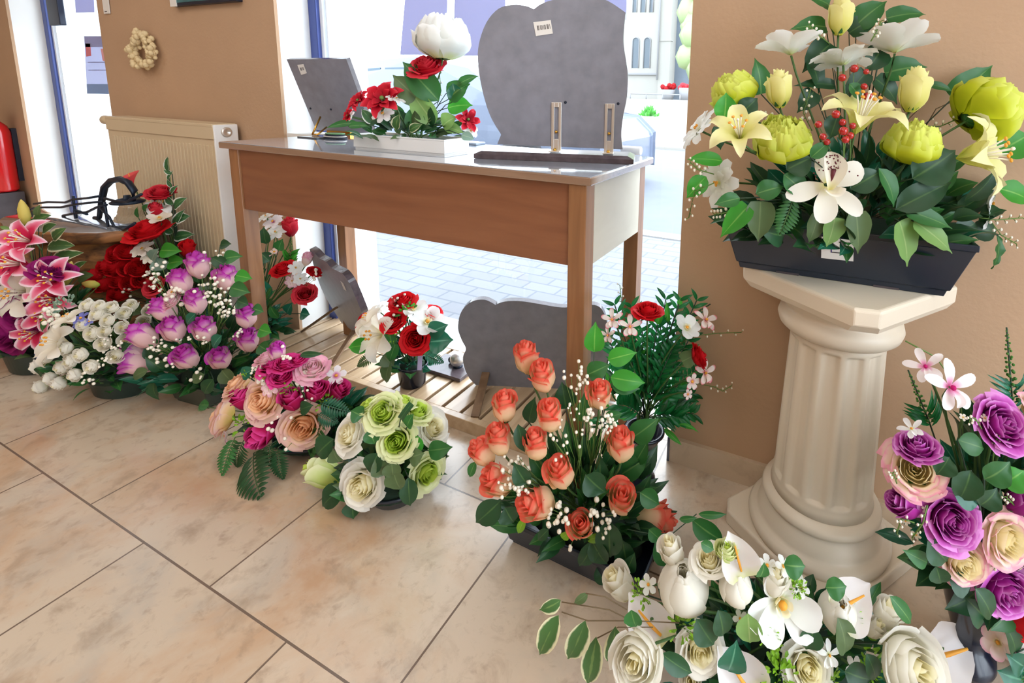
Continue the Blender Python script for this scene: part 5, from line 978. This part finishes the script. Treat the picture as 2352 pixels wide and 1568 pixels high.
# 10 small pot on the platform
p = onz(930, 893, .041); a = Arr('potted_red_rose_bunch', 'small black pot of red roses and white lilies standing on the slatted platform', (p.x, p.y+.035, .041), (925, 790), .14, .55, anchor=(p.x, p.y+.035, .11))
round_pot(a.e, a.base, .040, .05, .075, m_blk2); a.mound(.042, .042, .03, z=.1)
a.fill(60, .07, .06, .12, c=a.anchor, L=.05, w=.028, mats=('teal', 'mid', 'dark'))
for g in (('open', 'red', 925, 690, 52, (0, .9, .3)), ('open', 'red', 902, 736, 50, (-.1, .7, .5)), ('open', 'red', 953, 778, 60, (.1, .4, .9)), ('open', 'red', 834, 732, 38, (-.6, .7, .2)), ('open', 'red', 997, 715, 38, (.5, .8, .1)), ('lilyw', 'wlily', 868, 768, 110, (-.4, .35, .8)), ('lilyw', 'wlily', 850, 735, 70, (-.5, .7, .3)), ('mag', 'white', 982, 738, 76, (.4, .7, .4)), ('mag', 'white', 950, 708, 60, (.2, .9, .2)), ('small', 'white', 868, 712, 34)): a.fl(*g)
a.leaves([(856, 790, 800, 798, 34, 'bright'), (985, 765, 1030, 745, 40, 'teal'), (985, 785, 1042, 780, 52, 'teal'), (896, 833, 888, 880, 32, 'olive'), (895, 760, 905, 800, 32, 'mid'), (880, 815, 905, 840, 34, 'olive'), (910, 785, 895, 830, 26, 'mid')], prof=pf_leaf)
a.fern(866, 812, 822, 840, 30, 'olive'); a.fern(975, 812, 1018, 832, 30, 'teal'); a.gyp(915, 700, 24, 10, 4); a.box_(935, 715, 22, 26, 'bright'); a.box_(905, 775, 14, 16, 'lime')
A = a.at(966, 800, .07); B = a.at(963, 850, .07); q = MB(); m = a.pxm(966, 800, .07); q.hexa([B-rgt*5*m, B+rgt*5*m, B+rgt*5*m-a.hf*-.001, B-rgt*5*m-a.hf*-.001], [A-rgt*5*m, A+rgt*5*m, A+rgt*5*m-a.hf*-.001, A-rgt*5*m-a.hf*-.001]); q.build('price_tag', m_lilac, a.e)
# 11 black vase with palm foliage and red roses
p = onz(1468, 1118, 0); a = Arr('palm_and_rose_arrangement', 'green palm frond bouquet with red roses and curling orchids in a black footed vase', (p.x, min(p.y+.02, 1.15), 0), (1490, 870), .24, .35, anchor=(p.x, min(p.y+.02, 1.15), .16)); bp = a.base
q = MB(); q.lathe([(.034, 0), (.036, .006), (.034, .02), (.022, .032), (.018, .042), (.022, .06), (.030, .09), (.038, .12), (.045, .14), (.054, .148), (.054, .154), (.044, .153), (.02, .06)], bp, 32); q.build('vase', m_blk2, a.e)
for (tx, ty) in ((1392, 767), (1412, 700), (1450, 705), (1529, 688), (1561, 690), (1600, 690), (1588, 770), (1600, 850), (1590, 905), (1592, 950), (1560, 960), (1400, 850), (1420, 930), (1475, 760), (1510, 740), (1545, 800), (1440, 800), (1500, 820)):
    a.fan(1482+(R()-.5)*10, 960, tx, ty, n=11, L=.062, w=.010, mat='palm', off=.0, doff=(R()-.5)*.10)
a.fill(90, .12, .05, .2, c=bp+V((0, 0, .18)), L=.05, w=.012, mats=('palm', 'dark', 'bright'), prof=pf_lance)
for g in (('open', 'red', 1488, 712, 62, (0, 1, .1)), ('open', 'red', 1608, 818, 52, (.8, .4, .1)), ('five', 'orchidr', 1406, 734, 56, (-.3, .5, .6)), ('five', 'orchidr', 1447, 750, 58, (0, .5, .8)), ('five', 'orchidr', 1622, 734, 66, (.4, .6, .5)), ('mag', 'white', 1578, 752, 66, (.3, .7, .4)), ('five', 'orchidr', 1620, 856, 66, (.5, .3, .7)), ('small', 'orchidr', 1590, 876, 40, (.4, .2, .8)), ('five', 'orchidr', 1396, 770, 44, (-.5, .3, .6)), ('small', 'orchidr', 1580, 905, 26, (.4, .2, .8))): a.fl(*g)
for pts in ([(1555, 795), (1600, 770), (1650, 765), (1703, 763)], [(1600, 880), (1640, 888), (1660, 898), (1681, 885)], [(1430, 730), (1428, 700), (1424, 655)]): a.sprig(pts, off=.01, n=8, sz=5)
a.spike(1555, 745, 1632, 698, 12, ll=30); a.leaf(1566, 830, 1608, 808, 36, 'olive', off=.06, prof=pf_heart); a.leaves([(1500, 740, 1490, 702, 20, 'bright'), (1510, 745, 1520, 705, 16, 'bright'), (1535, 740, 1531, 690, 12, 'bright'), (1560, 700, 1562, 680, 12, 'bright')], off=.03)
# 12 flowers in the white trough on the table
c0 = onz(813, 341, TZ); c1 = onz(1018, 358, TZ); dv = c1-c0; ang = math.atan2(dv.y, dv.x); nb = V((-dv.y, dv.x, 0)).normalized(); md = (c0+c1)/2+nb*.055; md.z = TZ
a = Arr('trough_arrangement', 'white peony and red flowers with large leaves in a white trough on the table', md, (940, 290), .15, .3, anchor=md+V((.02, 0, .035)))
rect_pot(a.e, md, ang, dv.length, .10, dv.length+.004, .104, .043, m_trough, name='trough', rim=.002)
q = MB(); q.box((md.x-.14, md.y-.035, TZ+.02), (md.x+.14, md.y+.035, TZ+.036)); q.build('floral_foam', m_foam, a.e)
a.fill(60, .16, .05, .07, c=md+V((-.01, 0, .035)), L=.045, w=.024, mats=('dark', 'mid', 'olive'))
a.fl('peony', 'white', 1017, 84, 128, (0, 1, -.1), off=0); a.fl('open', 'crimson', 977, 150, 72, (-.1, .8, .5), off=0.01)
for g in (('poin', 'crimson', 880, 228, 100, (-.1, .5, .7)), ('poin', 'crimson', 824, 232, 64, (-.4, .6, .6)), ('poin', 'crimson', 800, 266, 44, (-.6, .3, .6)), ('poin', 'crimson', 1074, 275, 62, (.6, .3, .6)), ('flat', 'white', 910, 228, 44, (.2, .7, .2)), ('flat', 'white', 806, 268, 40, (-.5, .3, .4)), ('flat', 'white', 880, 262, 50, (0, .5, .6)), ('flat', 'white', 1080, 300, 40, (.6, .1, .5))): a.fl(*g)
a.leaves([(1008, 232, 925, 142, 60, 'mid'), (975, 240, 902, 172, 54, 'olive'), (1000, 285, 942, 205, 50, 'light'), (1030, 228, 1080, 192, 52, 'mid'), (1028, 248, 1086, 242, 46, 'bright'), (1016, 290, 1050, 268, 44, 'light'), (1050, 196, 1100, 174, 22, 'mid'), (1020, 290, 1066, 306, 26, 'light'), (824, 282, 750, 294, 16, 'mid'), (850, 245, 900, 225, 22, 'mid'), (960, 300, 950, 240, 44, 'mid'), (930, 300, 915, 250, 40, 'dark'), (985, 295, 975, 230, 50, 'dark'), (1050, 230, 1040, 190, 34, 'teal')], off=.01, prof=pf_leaf)
a.leaves([(910, 298, 918, 262, 26, 'varieg'), (940, 300, 970, 285, 20, 'varieg'), (860, 285, 830, 250, 24, 'variw'), (870, 260, 900, 222, 20, 'variw'), (845, 282, 880, 270, 30, 'dark'), (800, 290, 850, 290, 16, 'mid'), (1060, 310, 1090, 320, 22, 'grey')], off=.03); a.sprig([(1005, 240), (1012, 200), (1010, 170)], off=.0, n=5, sz=4)
# 13 big white arrangement in front of the column
p = onz(1800, 1500, 0); a = Arr('white_flower_arrangement', 'large white arrangement of roses, callas and magnolia on the floor before the column', (p.x, p.y-.02, 0), (1790, 1440), .26, .45, anchor=(p.x, p.y-.03, .06))
round_pot(a.e, (p.x, p.y-.03, 0), .10, .13, .07, m_dgreen, sy=.8); a.mound(.13, .1, .05, z=.05)
a.fill(190, .24, .12, .09, c=(p.x-.01, p.y-.05, .05), L=.045, w=.026, mats=('dark', 'teal', 'mid', 'dark'))
for g in (('tulip', 'cream', 1570, 1345, 116, (-.1, 1, .25)), ('bud', 'cream', 1420, 1336, 66, (-.5, .8, .2)), ('anth', 'calla', 1494, 1424, 120, (-.3, .4, .85), None, .8), ('ball', 'cream', 1462, 1515, 116, (-.3, .5, .7), .15), ('open', 'cream', 1608, 1494, 92, (-.05, .4, .9)), ('anth', 'calla', 1692, 1280, 92, (.05, .55, .8), None, .3), ('tulip', 'cream', 1690, 1345, 78, (.05, 1, .1)), ('open', 'cream', 1628, 1284, 72, (-.2, 1, .2)), ('mag', 'white', 1797, 1388, 172, (.05, .35, .9)), ('small', 'white', 1762, 1298, 46, (.1, .8, .4)), ('small', 'white', 1800, 1300, 46, (.3, .8, .4)), ('bud', 'cream', 1780, 1330, 56, (.1, .9, .2)), ('tulip', 'cream', 1924, 1402, 84, (0, .9, .4)), ('anth', 'calla', 1950, 1378, 112, (.1, .6, .8), None, -1.1), ('bud', 'cream', 2038, 1404, 56, (.3, .9, .2)), ('anth', 'calla', 1695, 1548, 120, (.05, .5, .85), None, .7), ('open', 'cream', 1856, 1536, 96, (0, .6, .8)), ('ball', 'cream', 2100, 1534, 144, (.1, .6, .7), .14), ('anth', 'calla', 2172, 1492, 140, (.2, .5, .8), None, -1.3), ('bud', 'cream', 1543, 1262, 56, (-.3, 1, .1)), ('five', 'white', 1905, 1504, 62, (.1, .5, .8)), ('small', 'white', 1489, 1342, 42, (-.2, .6, .7)), ('small', 'white', 1960, 1530, 46, (.2, .5, .8)), ('bud', 'cream', 1590, 1565, 50, (-.2, .6, .7)), ('ball', 'green', 1668, 1262, 50, (0, 1, .1)), ('bud', 'cream', 2010, 1440, 40, (.3, .7, .4)), ('small', 'white', 1700, 1420, 36, (0, .6, .8)), ('small', 'white', 1840, 1350, 40, (.1, .7, .6)), ('small', 'lilac', 1830, 1440, 26, (0, .5, .8))):
    a.fl(*g[:6], off=(g[6] if len(g) > 6 else None), roll=(g[7] if len(g) > 7 else None))
a.leaves([(1283, 1412, 1239, 1503, 46, 'varieg'), (1345, 1425, 1304, 1513, 50, 'varieg'), (1370, 1462, 1350, 1570, 46, 'varieg'), (1414, 1438, 1394, 1518, 40, 'varieg'), (1288, 1378, 1238, 1400, 30, 'varieg'), (1350, 1362, 1318, 1385, 18, 'olive')], off=.1, twig=False, prof=pf_leaf)
for pts in ([(1560, 1430), (1450, 1425), (1350, 1425), (1290, 1405)], [(1450, 1425), (1400, 1400), (1290, 1382)], [(1500, 1440), (1420, 1440), (1372, 1465)], [(1440, 1400), (1390, 1370), (1345, 1362)]): a.sprig(pts, off=.1, n=0, stem=m_twig, name='twig')
a.leaves([(1718, 1408, 1722, 1476, 56, 'light'), (1925, 1418, 1937, 1505, 56, 'olive'), (1672, 1540, 1692, 1468, 60, 'teal'), (1800, 1296, 1850, 1300, 46, 'mid'), (1896, 1348, 1945, 1346, 44, 'mid'), (2044, 1368, 2092, 1432, 32, 'mid'), (1600, 1420, 1640, 1480, 56, 'dark'), (1520, 1500, 1590, 1545, 40, 'dark'), (1450, 1400, 1462, 1440, 40, 'mid'), (1650, 1400, 1660, 1460, 48, 'dark'), (1870, 1440, 1850, 1490, 50, 'dark'), (1940, 1540, 2000, 1560, 56, 'dark'), (1745, 1325, 1755, 1290, 30, 'mid'), (1990, 1500, 2010, 1560, 40, 'dark'), (1610, 1245, 1640, 1262, 24, 'mid')], off=.13, twig=False)
for g in ((1567, 1434, 34), (1768, 1453, 30), (2040, 1476, 42), (1790, 1548, 38), (1474, 1362, 24), (1960, 1420, 24), (1830, 1350, 22), (1905, 1560, 24), (2000, 1540, 24)): a.box_(*g, 60)
# 14 purple and cream roses in a black footed vase
p = onz(2224, 1545, 0); a = Arr('purple_rose_arrangement', 'purple and cream rose bouquet with orchids in a tall black footed vase at the right', (p.x, p.y+.03, 0), (2260, 1130), .26, .5, anchor=(p.x, p.y+.03, .19)); bp = a.base
q = MB(); q.lathe([(.046, 0), (.048, .008), (.046, .02), (.030, .035), (.025, .045), (.028, .06), (.036, .085), (.046, .12), (.054, .16), (.060, .195), (.070, .205), (.070, .211), (.058, .21), (.02, .09)], bp, 40); q.build('vase', m_blk2, a.e)
a.fill(230, .15, .11, .26, c=bp+V((.03, 0, .24)), L=.06, w=.032, mats=('dark', 'dark', 'teal', 'mid'))
for g in (('open', 'purple', 2302, 974, 112, (.1, .6, .7)), ('open', 'purple', 2186, 1196, 108, (-.1, .4, .9)), ('open', 'purple', 2310, 1356, 112, (.05, .15, 1)), ('open', 'purple', 2106, 1024, 84, (-.2, .9, .1)), ('bud', 'purple', 2070, 1156, 60, (-.7, .5, .2)), ('bud', 'purple', 2352, 1152, 54, (.3, .6, .6)), ('open', 'creampink', 2101, 1078, 110, (-.4, .6, .6)), ('open', 'creampink', 2214, 1291, 94, (-.1, .25, 1)), ('open', 'creampink', 2314, 1240, 108, (.15, .3, .9)), ('five', 'orchid', 2186, 890, 128, (.1, .45, .85)), ('five', 'orchid', 2126, 842, 90, (-.5, .6, .5)), ('bud', 'red', 2345, 1425, 60, (.4, .1, .8)), ('five', 'white', 2094, 985, 60, (-.4, .8, .2)), ('open', 'purple', 2420, 1080, 104, (.5, .4, .7)), ('open', 'creampink', 2440, 1180, 104, (.6, .3, .7)), ('open', 'purple', 2425, 1290, 104, (.5, .2, .8)), ('open', 'creampink', 2400, 960, 96, (.5, .7, .4))): a.fl(*g)
a.sprig([(2212, 1000), (2208, 940), (2185, 870), (2150, 820), (2080, 783)], off=.03, n=0, stem=m_stem, name='stem_branch')
a.spike(2134, 968, 2086, 850, 24, lm='palm', ll=60, leaves=10); a.spike(2325, 920, 2312, 752, 28, lm='teal', ll=60, leaves=10)
for g in (((2255, 985), (2240, 960), (2228, 965)), ((2280, 1060), (2285, 1015), (2300, 995)), ((2100, 1200), (2070, 1190), (2060, 1225)), ((2130, 1160), (2120, 1200), (2095, 1235)), ((2060, 1110), (2055, 1095), (2050, 1085)), ((2330, 1160), (2320, 1150), (2310, 1140)), ((2270, 1300), (2290, 1300), (2330, 1295))): a.sprig(g, off=.13, n=6, sz=7, name='blossom_sprig')
for x, y, w in ((2104, 1228, 22), (2080, 1196, 20), (2300, 990, 20), (2322, 1012, 22), (2262, 960, 20), (2212, 958, 18), (2164, 1322, 20), (2285, 1300, 24), (2310, 1300, 22), (2344, 1305, 20), (2060, 1095, 20), (2128, 1170, 20)): a.fl('small', 'wlily', x, y, w)
a.leaves([(2130, 1292, 2073, 1262, 34, 'mid'), (2265, 1420, 2215, 1370, 60, 'dark'), (2180, 1050, 2150, 1090, 50, 'dark'), (2200, 1010, 2260, 1030, 46, 'mid'), (2230, 1080, 2200, 1150, 60, 'dark'), (2130, 1240, 2175, 1290, 60, 'dark'), (2250, 1160, 2290, 1120, 56, 'dark'), (2300, 1110, 2352, 1080, 56, 'bright'), (2260, 1100, 2320, 1060, 60, 'mid'), (2190, 1130, 2250, 1150, 50, 'teal'), (2180, 1330, 2230, 1345, 50, 'dark'), (2150, 1300, 2160, 1340, 44, 'dark'), (2240, 1350, 2275, 1420, 50, 'dark')])
# 15 cut off arrangement in the right corner
p = onz(2420, 1540, 0); a = Arr('corner_arrangement', 'dark leafy bunch with blush and red flowers cut off by the right edge', (p.x+.03, p.y+.0, 0), (2400, 1470), .16, .4, anchor=(p.x+.03, p.y, .06))
round_pot(a.e, a.base, .06, .08, .07, m_blk2)
a.fill(50, .09, .07, .12, c=a.anchor, L=.05, w=.03, mats=('dark', 'mid'))
for g in (('mag', 'blush', 2292, 1475, 70, (-.5, .5, .5)), ('open', 'red', 2350, 1428, 60, (-.1, .7, .6)), ('mag', 'orchid', 2330, 1490, 50, (-.1, .7, .6))): a.fl(*g)
a.leaves([(2352, 1560, 2290, 1540, 70, 'teal'), (2330, 1500, 2300, 1420, 44, 'dark'), (2352, 1530, 2310, 1500, 50, 'teal')]); a.box_(2345, 1550, 24, 40, 'light')
